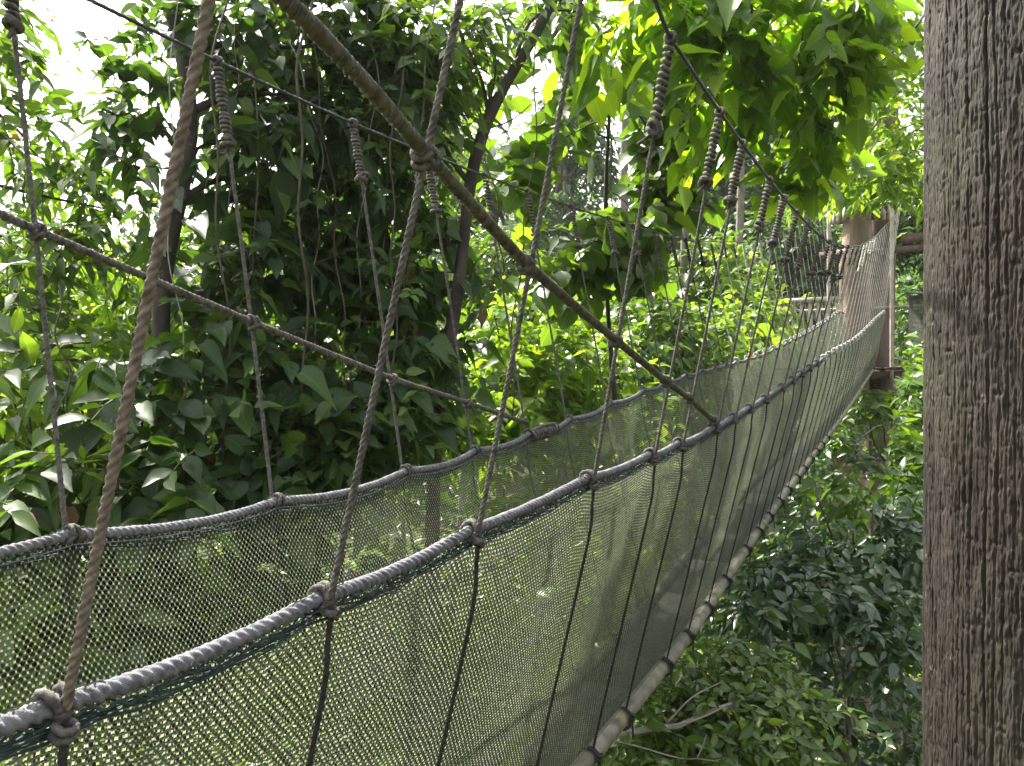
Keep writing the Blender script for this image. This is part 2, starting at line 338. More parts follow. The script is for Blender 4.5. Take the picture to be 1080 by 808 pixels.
def fibres(P, r, n, parent, m, L=.014):
    i = rng.integers(0, len(P)-1, n); c = P[i]+(P[i+1]-P[i])*rng.random((n, 1)); t = unit(P[i+1]-P[i])
    q = unit(np.cross(t, rng.normal(0, 1, (n, 3)))); a = c+q*r*.9; l = L*rng.uniform(.4, 1.3, (n, 1))
    d1 = unit(q*.7+t*rng.normal(0, 1, (n, 1))); b = a+d1*l*.5; e = b+unit(d1+rng.normal(0, .7, (n, 3)))*l*.5
    mb = MB(); twigs_into(mb, (a, b, e), .00032); mb.build('fibres', M[m], parent)
def twigs_into(mb, tw, r):
    a, b, c = tw; n = len(a)
    if not n: return
    o = np.array([[1, 0, 0], [-.5, 0, .87], [-.5, 0, -.87]])[None]*r
    V = np.concatenate([(a[:, None]+o).reshape(-1, 3), (b[:, None]+o*.7).reshape(-1, 3), (c[:, None]+o*.25).reshape(-1, 3)])
    i = np.arange(n)[:, None]*3+np.arange(3)[None]; k = np.arange(n)[:, None]*3+(np.arange(3)[None]+1) % 3
    G = 3*n
    mb.add(V, np.stack([i, k, k+G, i+G], -1).reshape(-1, 4), np.stack([i+G, k+G, k+2*G, i+2*G], -1).reshape(-1, 4))
nets = {k: net(k) for k in 'RL'}
fibres(T('R', np.arange(.3, 3, .02)), .0165, 1500, ropes_['R'], 'rope_border'); fibres(T('L', np.arange(.8, 3, .02)), .0165, 500, ropes_['L'], 'rope_border')

# main cables
for side in 'RL':
    ss = np.arange(-.8, 21.2, .1); P = Cb(side, ss)
    o = build('suspension_cable', *((lambda r: (r[0], [r[1], r[2]]))(rope_VF(P, .0085 if side == 'R' else .0075, .11, 9, .03))), M['cable'])
    tag(o, {'R': 'black steel cable sagging from the top centre to the far tree', 'L': 'black steel cable crossing in front of the left trees from the top left'}[side], 'cable', 'suspension cables of the rope bridge')

# hand ropes that slant down to the border ropes
def on_hanger(side, s, z):
    zt, zc = ZT[side](s), ZC[side](s); f = (z-zt)/(zc-zt)
    return W(XT[side]+(XC[side](s)-XT[side])*f, s, z)
zHR = curve([-.6, .2, .76, .914, 1.19, 1.75, 2.53, 3.2, 3.62, 4.28], [.63, .575, .5, .475, .41, .29, .145, .005, -.07, -.215], .1)
zHL = curve([-.6, 1.2, 1.3, 2.04, 2.8, 3.38, 4.0], [.95, .44, .41, .21, .015, -.1, -.235], .1)
for side, zf, send, r in (('R', zHR, 4.28, .0125), ('L', zHL, 3.98, .0115)):
    ss = np.arange(-.55, send, .03)
    P = np.array([on_hanger(side, s, zf(s)) for s in ss])+(A(cos(TH), -sin(TH), 0)*.006)
    root = empty('hand_rope', P[-1], {'R': 'thick mossy rope slanting from the top centre down to the near net', 'L': 'grey laid rope slanting from the left edge down to the far net'}[side], 'rope', 'slanting hand ropes')
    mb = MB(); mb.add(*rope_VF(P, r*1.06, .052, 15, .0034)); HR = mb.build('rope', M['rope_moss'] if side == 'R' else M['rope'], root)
    if side == 'R':
        q, d = resample(P[:95], .0022); t_, a_, b_ = frames(q); an = d*2*pi/.0155
        hb = MB(); hb.add(*tube_VF(q+(r*.93+.0008)*(np.cos(an)[:, None]*a_+np.sin(an)[:, None]*b_), .0021, 5)); hb.build('whipping_cord', M['rope_moss'], HR)
    fibres(P[20:100], r, 900, HR, 'rope_moss' if side == 'R' else 'rope')
    mb = MB()
    if side == 'R':
        knot_into(mb, T('R', 4.3)+A(0, 0, .004), T('R', 4.4)-T('R', 4.2), .017, .0085, 5, .075, laid=1); knot_into(mb, P[-2], P[-1]-P[-4], .012, .008, 3, .05)
    else:
        c = T('L', 4.12); ax = unit(T('L', 4.4)-T('L', 3.9))
        for k in range(11): knot_into(mb, c+ax*(.031*(k-5)), ax, .017, .009, 1, jit=.22, laid=1)
        th = np.linspace(0, 1, 20); mb.add(*tube_VF(c+ax*(-.17+.34*th)[:, None]+A(0, 0, 1)*(.026+.012*np.sin(th*pi))[:, None], .009, 7))
    mb.build('lashing', M['rope'], root)

# hangers
def hanger(side, i, s):
    c, t = Cb(side, s), T(side, s)
    p = Pl(side, s+(.03 if side == 'R' else 0))
    out = 1 if side == 'R' else -1
    lat = A(cos(TH), -sin(TH), 0)*out
    far = s > 8; nf = 6 if far else (15 if s < 3 else 9)
    far_on = s > 9
    r = .0070 if s > 1 else .0076
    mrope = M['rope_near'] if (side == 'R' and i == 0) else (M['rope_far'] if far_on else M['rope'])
    look = 'reddish thick' if (side == 'R' and i == 0) else ('pale thin' if far_on else 'grey twisted')
    n_ = ORD[i] if i < len(ORD) else 'farthest'
    root = empty('hanger_rope', p, f'{look} hanger rope on the {side_word[side]} net, {n_} one from the camera', 'rope', 'hanger ropes of the near-side net' if side == 'R' else 'hanger ropes of the far-side net')
    d = unit(c-t); Lh = np.linalg.norm(c-t)
    e = t+lat*.022
    # a slight bow where the hand rope ties on
    f = np.linspace(0, 1, 24)[:, None]
    bow = np.sin(f*pi)*random.uniform(-.012, .012)
    P = e+(c-e)*f+bow*A(sin(TH), cos(TH), 0)
    mb = MB(); mb.add(*rope_VF(P[:-1] if not far else P, r, .045 if not far else .09, nf, .0034 if s < 3 else (.0055 if not far else .02)))
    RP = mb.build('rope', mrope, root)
    if side == 'R' and i < 3: fibres(P, r, 700, RP, 'rope_near' if i == 0 else 'rope')
    # whipped coil below the cable
    cl = random.uniform(.2, .27) if s < 9 else random.uniform(.15, .38)
    if s > 13: cl = 0
    if side == 'L' and i == 1: cl = .15
    if cl:
        turns = int(cl/random.uniform(.0155, .021)); rr = .0075 if not far else .0055
        n = turns*(12 if s < 6 else 8); q = np.linspace(0, 1, n); th = q*turns*2*pi
        u = unit(np.cross(d, A(0, 1, 0))); v = np.cross(d, u); R = .0125+.0022*np.sin(q*random.uniform(6, 22)+i)+.002*(rng.random(n) > .97)
        Pc = c-d*(.03+cl*q)[:, None]+R[:, None]*(np.cos(th)[:, None]*u+np.sin(th)[:, None]*v)
        cb = MB(); cb.add(*tube_VF(Pc, rr, 6 if s < 6 else 4))
        if s < 9:
            knot_into(cb, c, Cb(side, s+.1)-Cb(side, s-.1), .009, .0065, 2, .03)
            knot_into(cb, c-d*(.03+cl+.012), d+A(.3, .2, 0), .014, .0085, 2, .022, .3)
            w_ = c-d*(.05+cl); tl = np.linspace(0, 1, 6)[:, None]
            cb.add(*tube_VF(w_+tl*A(random.uniform(-.04, .01), 0, -.035)-lat*.02*tl, .006, 5))
        cb.build('coil', M['rope'] if not far else M['rope_black'] if s < 10.5 else M['rope_far'], root)
    # knot on the border rope
    kb = MB(); ax = unit(T(side, s+.05)-T(side, s-.05))
    if s < 9:
        knot_into(kb, t, ax, .0152, .0072 if s > 1 else .0078, 2, .034, .15, laid=1 if s < 5 else 0)
        knot_into(kb, e-A(0, 0, .028), d, .0075, .0062, 2, .02, .2, laid=1 if s < 5 else 0)
    else: knot_into(kb, t, ax, .0165, .012, 1, nf=5)
    kb.build('knot', M['rope'] if not far_on else mrope, root)
    # lower run outside the netting to the rail, looped round it
    f = np.linspace(0, 1, 22)[:, None]; off = lat*.022; sm = np.clip(f*8, 0, 1)
    P = (e-A(0, 0, .03))+(p-e+A(0, 0, .03))*f+off*sm*sm*(3-2*sm)+A(sin(TH), cos(TH), 0)*random.uniform(-.006, .006)*np.sin(f*pi*2)
    rl = .007 if s < 2 else .0066
    lb = MB(); lb.add(*rope_VF(P, rl*.92 if s < 12 else .006, .035 if s < 6 else .09, 9 if s < 4 else 6, .0035 if s < 4 else (.006 if s < 6 else .02)))
    lb.build('lower_rope', M['rope_black'] if s < 14 else M['rope'], root)
    if s < 12:
        zb = MB(); q = p-A(0, 0, .045); knot_into(zb, q, A(sin(TH), cos(TH), 0), .045, .007, 2, .025, .06)
        knot_into(zb, q+lat*.055+A(0, 0, .02), A(0, 0, 1), .004, .007, 2, .03, .3)
        tl = np.linspace(0, 1, 6)[:, None]; zb.add(*tube_VF(q+lat*.055+A(0, 0, .02)+tl*A(random.uniform(-.02, .02), 0, -.11), .005, 5))
        zb.build('rail_loop', M['rope_black'], root)
    # tie to the hand rope
    zf, se = (zHR, 4.25) if side == 'R' else (zHL, 3.9)
    if s < se:
        hp = on_hanger(side, s, float(zf(s)))+A(cos(TH), -sin(TH), 0)*.003
        tb = MB(); knot_into(tb, hp, d, .0095, .0065, 3, .04, .35, laid=1); knot_into(tb, hp, on_hanger(side, s+.1, zf(s+.1))-on_hanger(side, s-.1, zf(s-.1)), .0125, .0065, 2, .04, .3, laid=1)
        tb.build('tie', M['rope'], root)
for side in 'RL':
    for i, s in enumerate(SH[side]): hanger(side, i, s)

# deck: two long rails in overlapping lengths with planks across
deck = empty('walkway_deck', W(-1.525, 10, float(zP(10))), 'narrow bridge deck of weathered rails and planks under the netting', 'deck')
for side in 'RL':
    s0 = -.4
    while s0 < 21.2:
        s1 = min(s0+2.9, 21.3); ss = np.arange(s0, s1+.01, .1)
        P = W(XP[side], ss, zP(ss))
        nf = 12; ph = np.arange(nf)*2*pi/nf
        prof = 1/np.maximum(np.abs(np.cos(ph)), np.abs(np.sin(ph)))**.35
        V, Q, C = tube_VF(P, .037, nf, prof=prof)
        build('side_rail', V, [Q, C], M['rail' if side == 'R' else 'rail_shaded'], deck)
        s0 = s1+.012
mbp = 0
for k, s0 in enumerate(np.arange(-.3, 21, 2.15)):
    ss = np.linspace(s0, min(s0+2.12, 21.2), 12); P = W(-1.525, ss, zP(ss)-.012)
    lat = A(cos(TH), -sin(TH), 0)*.14; mb = MB()
    for sg in (0, 1):
        pass
    V = np.concatenate([P-lat+A(0, 0, .012), P+lat+A(0, 0, .012), P+lat-A(0, 0, .012), P-lat-A(0, 0, .012)]); n = len(P); i = np.arange(n-1)
    Qs = [np.stack([i+a*n, i+1+a*n, i+1+b*n, i+b*n], -1) for a, b in ((0, 1), (1, 2), (2, 3), (3, 0))]
    Qs.append(np.array([[0, n, 2*n, 3*n], [n-1, 4*n-1, 3*n-1, 2*n-1]]))
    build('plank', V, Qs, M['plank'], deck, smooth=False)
for s in np.arange(.2, 21, .75):
    P = np.array([W(-1.34, s, float(zP(s))-.03), W(-1.71, s, float(zP(s))-.03)])
    V, Q, C = tube_VF(P, .014, 8); build('rung', V, [Q, C], M['rail_shaded'], deck)

# ------------------------------------------------------------ big trunk on the right
def vnoise(u, v, pu=None, seed=0):
    r = np.random.default_rng(seed); Gm = r.random((256, 256))
    iu, iv = np.floor(u).astype(int), np.floor(v).astype(int); fu, fv = u-iu, v-iv
    fu = fu*fu*(3-2*fu); fv = fv*fv*(3-2*fv)
    wu = (lambda x: x % pu) if pu else (lambda x: x % 256)
    g = lambda a, b: Gm[wu(a) % 256, b % 256]
    return (g(iu, iv)*(1-fu)+g(iu+1, iv)*fu)*(1-fv)+(g(iu, iv+1)*(1-fu)+g(iu+1, iv+1)*fu)*fv
def big_trunk():
    cx, cy, R = 1.29, 1.56, .43
    root = empty('big_tree', (cx, cy, -9), 'massive brown trunk with furrowed bark filling the right edge', 'tree')
    na = 1500; zs = np.concatenate([np.linspace(-9, -1.6, 30)[:-1], np.linspace(-1.6, 1.6, 1150), np.linspace(1.6, 11, 30)[1:]])
    th = np.arange(na)*2*pi/na; TT, Z = np.meshgrid(th, zs)
    nr = 150; U = TT/(2*pi)*nr
    warp = (vnoise(U/6, Z*.9, nr//6, 1)-.5)*1.6+(vnoise(U/2, Z*2.6, nr//2, 2)-.5)*.5+(vnoise(U*2, Z*20, nr*2, 22)-.5)*.2
    f = (U+warp) % 1.0; cell = np.floor(U+warp).astype(int)
    wid = .05+.12*vnoise(U, Z*3.5, nr, 3)
    dep = np.clip(vnoise(U*.999, Z*2.0+7, nr, 4)*1.7-.25, 0, 1)
    crack = np.exp(-((f-.5)/wid)**2)*dep
    plate = vnoise(cell*7.3+.5, Z*26+cell*3.7, None, 5); edge = np.exp(-((plate-.5)/.07)**2)
    fine = vnoise(U*6, Z*32, nr*6, 6)-.5; mid = vnoise(U*3, Z*9, nr*3, 8)-.5
    big = vnoise(U/12, Z*1.1, nr//12, 9)-.5
    ed2 = np.exp(-((vnoise(cell*3.1+.5, Z*11+cell*5.7, None, 15)-.5)/.035)**2)
    fl = vnoise(U*3, Z*36, nr*3, 16)
    h = -.0062*crack-.001*edge*(1-crack)-.0018*ed2+.0024*fine+.0022*mid+.010*big+.0012*np.floor(fl*4)/4+.0022*(vnoise(U*9, Z*110, nr*9, 17)-.5)
    Rz = R*(1+.0*Z)+np.where(Z < -4, (-4-Z)*.03, 0)-np.where(Z > 2, (Z-2)*.008, 0)
    RR = Rz+h
    V = np.stack([cx+RR*np.cos(TT), cy+RR*np.sin(TT), Z], -1).reshape(-1, 3)
    i = np.arange(len(zs)-1)[:, None]*na; j = np.arange(na)[None, :]; k = (j+1) % na
    Q = np.stack([i+j, i+k, i+na+k, i+na+j], -1).reshape(-1, 4)
    m, nt, out = mat('bark_big'); L = nt.links.new
    tc = N(nt, 'ShaderNodeTexCoord'); mp = N(nt, 'ShaderNodeMapping'); mp.inputs['Scale'].default_value = (1, 1, .16); L(tc.outputs['Object'], mp.inputs[0])
    n1 = N(nt, 'ShaderNodeTexNoise', Scale=28., Detail=8., Roughness=.65); L(mp.outputs[0], n1.inputs[0])
    c = ramp(nt, n1.outputs[0], [(.3, (.008, .0062, .0045)), (.46, (.017, .0135, .0105)), (.6, (.028, .0235, .018)), (.76, (.05, .044, .035))])
    n2 = N(nt, 'ShaderNodeTexNoise', Scale=3.2, Detail=5.); L(tc.outputs['Object'], n2.inputs[0])
    f2 = ramp(nt, n2.outputs[0], [(.48, (0, 0, 0)), (.68, (.6, .6, .6))])
    mx = N(nt, 'ShaderNodeMix', data_type='RGBA'); L(f2, mx.inputs[0]); L(c, mx.inputs[6]); mx.inputs[7].default_value = (.032, .032, .015, 1)
    n5 = N(nt, 'ShaderNodeTexNoise', Scale=1.7, Detail=6.); L(tc.outputs['Object'], n5.inputs[0]); f5 = ramp(nt, n5.outputs[0], [(.5, (0, 0, 0)), (.66, (.45, .45, .45))])
    m5 = N(nt, 'ShaderNodeMix', data_type='RGBA', blend_type='MULTIPLY'); L(f5, m5.inputs[0]); L(mx.outputs[2], m5.inputs[6]); m5.inputs[7].default_value = (.85, .6, .46, 1); mx = m5
    # pale lichen flecks
    vo = N(nt, 'ShaderNodeTexNoise', Scale=42., Detail=2.); L(tc.outputs['Object'], vo.inputs[0])
    f3 = ramp(nt, vo.outputs[0], [(.70, (0, 0, 0)), (.76, (.7, .7, .7))])
    m2 = N(nt, 'ShaderNodeMix', data_type='RGBA'); L(f3, m2.inputs[0]); L(mx.outputs[2], m2.inputs[6]); m2.inputs[7].default_value = (.12, .115, .085, 1)
    b = N(nt, 'ShaderNodeBsdfPrincipled', Roughness=.85); b.inputs['Specular IOR Level'].default_value = .22; L(m2.outputs[2], b.inputs['Base Color'])
    n4 = N(nt, 'ShaderNodeTexNoise', Scale=160., Detail=5.); L(mp.outputs[0], n4.inputs[0])
    bp = N(nt, 'ShaderNodeBump', Strength=.9, Distance=.005); L(n4.outputs[0], bp.inputs['Height']); L(bp.outputs[0], b.inputs['Normal']); L(b.outputs[0], out.inputs[0])
    build('trunk', V, [Q], m, root)
    return root
BIG = big_trunk()

# ------------------------------------------------------------ foliage
ROWS = {'ovate': [(.07, .2), (.22, .42), (.42, .5), (.65, .37), (.85, .16)], 'heart': [(-.04, .3), (.15, .5), (.38, .5), (.62, .33), (.84, .13)],
        'lance': [(.08, .15), (.25, .42), (.45, .5), (.68, .35), (.87, .14)], 'round': [(-.02, .28), (.16, .48), (.42, .54), (.68, .44), (.88, .22)]}
def leaves(P, D, Nn, L, Wd, kind='ovate', droop=.25, fold=.18, hi=True):
    """leaf blades: base point, direction, normal, length, width"""
    n = len(P); D = unit(D); S = unit(np.cross(D, Nn)); Nn = np.cross(S, D)
    L = np.broadcast_to(L, (n,))[:, None]; Wd = np.broadcast_to(Wd, (n,))[:, None]
    dr = (droop*rng.uniform(.3, 1.6, n))[:, None]; tw = rng.normal(0, .25, n)[:, None]
    down = A(0, 0, -1)
    def pt(u, v, a):
        base = P+D*L*v+down*L*dr*v*v
        return base+S*(Wd*u)+Nn*(Wd*fold*abs(u)*2+Wd*tw*u*v)
    if hi:
        rows = ROWS[kind]; pts = [pt(0, 0, 0)]; uv = [(0, 0)]; nr_ = len(rows)
        for v, wv in rows:
            lift = [Wd*rng.normal(0, .045, (n, 1))*Nn for _ in (0, 1)]; ww = [1+rng.normal(0, .05, (n, 1)) for _ in (0, 1)]
            mid = pt(0, max(v, .03), 0)
            pts += [mid+(pt(-wv, v, 0)-mid)*ww[0]+lift[0], mid, mid+(pt(wv, v, 0)-mid)*ww[1]+lift[1]]; uv += [(-wv*2, v), (0, v), (wv*2, v)]
        pts.append(pt(0, 1, 0)); uv.append((0, 1))
        K = 3*nr_+2; base = np.arange(n)[:, None]*K; e = 3*nr_-2
        T3 = np.array([[0, 2, 1], [0, 3, 2], [e, e+1, e+3], [e+1, e+2, e+3]])
        Q4 = np.array([[3*q+1+k, 3*q+2+k, 3*q+5+k, 3*q+4+k] for q in range(nr_-1) for k in (0, 1)])
        V = np.stack(pts, 1).reshape(-1, 3); uv = np.tile(np.array([(a, b, 0) for a, b in uv]), (n, 1))
        Ft = (base[:, :, None]+T3[None]).reshape(-1, 3); Fq = (base[:, :, None]+Q4[None]).reshape(-1, 4)
        return V, Ft, Fq, uv, K
    pts = [pt(0, 0, 0), pt(-.5, .42, 0), pt(0, 1, 0), pt(.5, .42, 0)]; K = 4; base = np.arange(n)[:, None]*K
    V = np.stack(pts, 1).reshape(-1, 3); uv = np.tile(np.array([(0, 0, 0), (-1, .4, 0), (0, 1, 0), (1, .4, 0.)]), (n, 1))
    T3 = np.array([[0, 2, 1], [0, 3, 2]]); Ft = (base[:, :, None]+T3[None]).reshape(-1, 3)
    return V, Ft, np.zeros((0, 4), int), uv, K
zCmax = lambda s: np.maximum(zCR(s), zCL(s))
def clear(P, m=.12):
    """True where a leaf is outside the bridge's corridor and away from the camera"""
    x, s, z = toW(P)
    inb = (x > -2.5-m) & (x < -.62+m) & (s > -1) & (s < 21.6) & (z < zCmax(s)+.02) & (z > zP(s)-.22-m)
    nearc = (P[:, 1] < 3.1) & (x > -2.6)
    trunk = np.hypot(P[:, 0]-1.29, P[:, 1]-1.56) < .62
    post = (np.hypot(P[:, 0]-9.4, P[:, 1]-21.6) < 1.2) & (z < 3.2)
    return ~(inb | nearc | trunk | post)
def clumpset(blobs, L, ratio=.5, kind='ovate', twig=.5, m=7, hang=.3, droop=.25, hi=True, upn=1.0, jitL=.25, spread=.7, filt=True):
    """blobs: (centre, (rx,ry,rz), twig count).  Leaves sit alternately along small twigs."""
    LP, LD, LN, TW = [], [], [], []
    for c, R, nt_ in blobs:
        nt_ = max(1, int(nt_)); R = np.asarray(R, float)
        q = unit(rng.normal(0, 1, (nt_, 3)))*rng.uniform(.0, 1, (nt_, 1))**(.5)
        st = c+q*R
        d = unit(q*A(1, 1, .7)*.8+rng.normal(0, .55, (nt_, 3))+A(0, 0, .15-hang))
        ln = twig*rng.uniform(.55, 1.3, (nt_, 1))
        bend = A(0, 0, -1)*hang*.8*ln
        TW.append((st, st+d*ln*.5+bend*.2, st+d*ln+bend*.8))
        f = ((np.arange(m)+.6)/m)[None, :, None]*np.ones((nt_, 1, 1))
        f = np.clip(f+rng.normal(0, .05, f.shape), .02, 1)
        pos = st[:, None]+d[:, None]*ln[:, None]*f+bend[:, None]*.8*f*f
        side = unit(np.cross(d, A(0, 0, 1)+rng.normal(0, .2, (nt_, 3))))
        sg = np.where(np.arange(m) % 2, 1, -1)[None, :, None]
        dd = d[:, None]*.55+side[:, None]*sg*spread+rng.normal(0, .28, pos.shape)+A(0, 0, -1)*hang*.55
        nn = A(.1, -.4, 1*upn)+rng.normal(0, .5, pos.shape)
        LP.append(pos.reshape(-1, 3)); LD.append(dd.reshape(-1, 3)); LN.append(nn.reshape(-1, 3))
    P, D, Nn = map(np.concatenate, (LP, LD, LN))
    ok = clear(P) & clear(P+unit(D)*L*.9) if filt else np.ones(len(P), bool)
    P, D, Nn = P[ok], D[ok], Nn[ok]
    Ls = L*np.exp(rng.normal(0, jitL, len(P)))
    V, Ft, Fq, uv, K = leaves(P, D, Nn, Ls, Ls*ratio*rng.uniform(.85, 1.15, len(P)), kind, droop, hi=hi)
    tint = np.repeat(np.clip(rng.beta(2, 2.2, len(P))*.93+(rng.random(len(P)) > .972)*.3, 0, 1), K)
    a, b, c_ = (np.concatenate(x) for x in zip(*TW))
    okt = clear(a) & clear(c_) if filt else np.ones(len(a), bool)
    return dict(V=V, Ft=Ft, Fq=Fq, uv=uv, tint=tint, tw=(a[okt], b[okt], c_[okt]))
def twigs_into(mb, tw, r):
    a, b, c = tw; n = len(a)
    if not n: return
    o = np.array([[1, 0, 0], [-.5, 0, .87], [-.5, 0, -.87]])[None]*r
    V = np.concatenate([(a[:, None]+o).reshape(-1, 3), (b[:, None]+o*.7).reshape(-1, 3), (c[:, None]+o*.25).reshape(-1, 3)])
    i = np.arange(n)[:, None]*3+np.arange(3)[None]; k = np.arange(n)[:, None]*3+(np.arange(3)[None]+1) % 3
    G = 3*n
    mb.add(V, np.stack([i, k, k+G, i+G], -1).reshape(-1, 4), np.stack([i+G, k+G, k+2*G, i+2*G], -1).reshape(-1, 4))
def limb_path(a, b, n=9, wig=.06, sagf=0.):
    f = np.linspace(0, 1, n)[:, None]; L = np.linalg.norm(b-a)
    w1 = rng.normal(0, wig*L, 3); w2 = rng.normal(0, wig*.5*L, 3)
    return a+(b-a)*f+np.sin(f*pi)*w1+np.sin(f*2*pi)*w2+A(0, 0, -1)*sagf*L*np.sin(f*pi)
def hgt(x, y):
    x, y = np.asarray(x, float), np.asarray(y, float)
    return -8.5+1.2*np.sin(x*.11+1)*np.cos(y*.09)+.8*np.sin(x*.23+y*.17)+np.clip(y-26, 0, 70)*.23+np.clip(-x-10, 0, 60)*.12
def tree(name, base, top, r0, limbs, sets, label, cat, leaf_mat, bark='bark_dark', group=None, trunk_pts=None, tip=.35, crown='crown', trunk_name='trunk', twr=.006, wig=.06):
    """trunk from base to top, limbs = [(fraction up the trunk, end point, radius)], sets = clumpset results"""
    root = empty(name, base, label, cat, group)
    mb = MB()
    P = np.asarray(trunk_pts, float) if trunk_pts is not None else limb_path(np.asarray(base, float), np.asarray(top, float), 14, .03)
    P, d = resample(P, max(.05, r0*1.2)); k = np.ones(5)/5
    if len(P) > 12:
        Pp = np.concatenate([np.repeat(P[:1], 4, 0), P, np.repeat(P[-1:], 4, 0)]); P = np.stack([np.convolve(Pp[:, i], np.ones(9)/9, 'valid') for i in range(3)], -1)
    f = np.linspace(0, 1, len(P)); rad = r0*(1-f*(1-tip))*(1+.06*np.sin(f*40))
    mb.add(*tube_VF(P, rad, 10))
    for fr, e, r in limbs:
        a = P[min(len(P)-1, int(fr*(len(P)-1)))]; q = limb_path(a, np.asarray(e, float), 10, wig, -.06)
        mb.add(*tube_VF(q, r*np.linspace(1, .3, 10), 6))
    mb.build(trunk_name, M[bark], root)
    tm = MB()
    for s_ in sets: twigs_into(tm, s_['tw'], twr)
    if tm.n: tm.build('twigs', M['twig'], root)
    Vs, Fts, Fqs, uvs, ts, n = [], [], [], [], [], 0
    for s_ in sets:
        Vs.append(s_['V']); Fts.append(s_['Ft']+n); Fqs.append(s_['Fq']+n); uvs.append(s_['uv']); ts.append(s_['tint']); n += len(s_['V'])
    build(crown, np.concatenate(Vs), [np.concatenate(Fts), np.concatenate(Fqs)], M[leaf_mat], root, smooth=True, attrs={'lc': np.concatenate(uvs), 'tint': np.concatenate(ts)})
    return root
def B(lst, sc=1.):
    """pixel blobs (px,py,D,rx,ry,depth radius,twigs) -> world blobs"""
    return [(at(x, y, D), A(rx*D/F, rd, ry*D/F), n*sc) for (x, y, D, rx, ry, rd, n) in lst]
def gz(x, D): p = at(x, 404, D); return float(hgt(p[0], p[1]))
def gp(x, D): p = at(x, 404, D); return A(p[0], p[1], float(hgt(p[0], p[1])))

# ground
gx = np.linspace(-140, 140, 141); gy = np.linspace(-30, 260, 146); GX, GY = np.meshgrid(gx, gy); GZ = hgt(GX, GY)
GZ = np.where(GY > 96, hgt(GX, 96)+(GY-96)*.02, GZ)
V = np.stack([GX, GY, GZ], -1).reshape(-1, 3); i = np.arange(145)[:, None]*141; j = np.arange(140)[None]
tag(build('ground', V, [np.stack([i+j, i+j+1, i+142+j, i+141+j], -1).reshape(-1, 4)], M['soil']), kind='structure')

exec_order = []
# --- large dark tree on the left (trunk at px 185)
tp = [gp(205, 5.6), at(180, 700, 5.6), at(178, 520, 5.5), at(170, 400, 5.5), at(168, 330, 5.5), at(176, 250, 5.5), at(196, 190, 5.5), at(203, 120, 5.6), at(190, 40, 5.8), at(160, -60, 6)]
bl = [(250, 60, 6, 40, 50, .5, 34), (330, 130, 6.2, 70, 80, .6, 80), (290, 250, 6, 70, 60, .6, 66), (385, 250, 6.4, 60, 80, .6, 66), (390, 110, 6.4, 50, 60, .6, 40), (240, 370, 5.6, 60, 50, .5, 28), (350, 400, 6, 70, 60, .5, 60), (250, 160, 5.9, 30, 50, .5, 26), (330, 10, 6.3, 80, 50, .6, 80), (200, 20, 6.2, 30, 30, .5, 14), (145, 120, 6, 34, 36, .4, 20), (160, 60, 6.1, 24, 30, .4, 9), (230, 290, 5.9, 40, 40, .4, 26), (150, 200, 5.9, 30, 30, .4, 8), (430, 300, 6.5, 40, 60, .5, 40), (450, 390, 6.4, 35, 50, .5, 30), (460, 210, 6.6, 24, 40, .5, 18), (270, 480, 5.6, 80, 30, .5, 26)]
c1 = clumpset(B(bl, .62), .125, .48, 'ovate', .42, 8, .3, .35)
c2 = clumpset(B(bl, .6), .19, .66, 'heart', .5, 5, .4, .35)
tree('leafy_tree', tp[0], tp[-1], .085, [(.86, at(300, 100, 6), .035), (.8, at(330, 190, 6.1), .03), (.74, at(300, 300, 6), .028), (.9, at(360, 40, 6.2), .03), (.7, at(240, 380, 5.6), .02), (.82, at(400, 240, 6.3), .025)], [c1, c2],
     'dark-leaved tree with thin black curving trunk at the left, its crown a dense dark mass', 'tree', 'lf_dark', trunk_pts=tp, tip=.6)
# --- second dark slim tree (trunk px 490 -> 450)
tp = [gp(440, 6.2), at(455, 600, 6.2), at(458, 480, 6.2), at(470, 380, 6.2), at(485, 300, 6.2), at(492, 220, 6.3), at(500, 160, 6.3), at(525, 100, 6.4), at(570, 30, 6.6), at(600, -40, 6.8)]
bl = [(450, 50, 6.4, 50, 50, .5, 80), (510, 30, 6.6, 35, 35, .5, 36), (400, 20, 6.2, 50, 30, .5, 50), (450, 120, 6.3, 40, 40, .4, 40), (430, 330, 6, 22, 70, .4, 26), (420, 440, 5.9, 40, 50, .4, 34), (580, -5, 6.8, 40, 20, .5, 20), (410, 180, 6.3, 40, 50, .4, 30), (520, 310, 6.2, 14, 40, .3, 5)]
c1 = clumpset(B(bl), .125, .5, 'ovate', .42, 7, .4, .3)
tree('leafy_tree', tp[0], tp[-1], .075, [(.72, at(450, 200, 6.1), .02), (.8, at(440, 90, 6.2), .025), (.85, at(520, 50, 6.5), .02), (.62, at(530, 250, 6.5), .012), (.9, at(640, 20, 7), .02), (.85, at(480, 0, 6.5), .02), (.8, at(560, 110, 6.6), .012)], [c1],
     'slim dark tree leaning right behind the slanting ropes, fresh mid-green leaves at its top', 'tree', 'lf_mid', trunk_pts=tp, tip=.55)
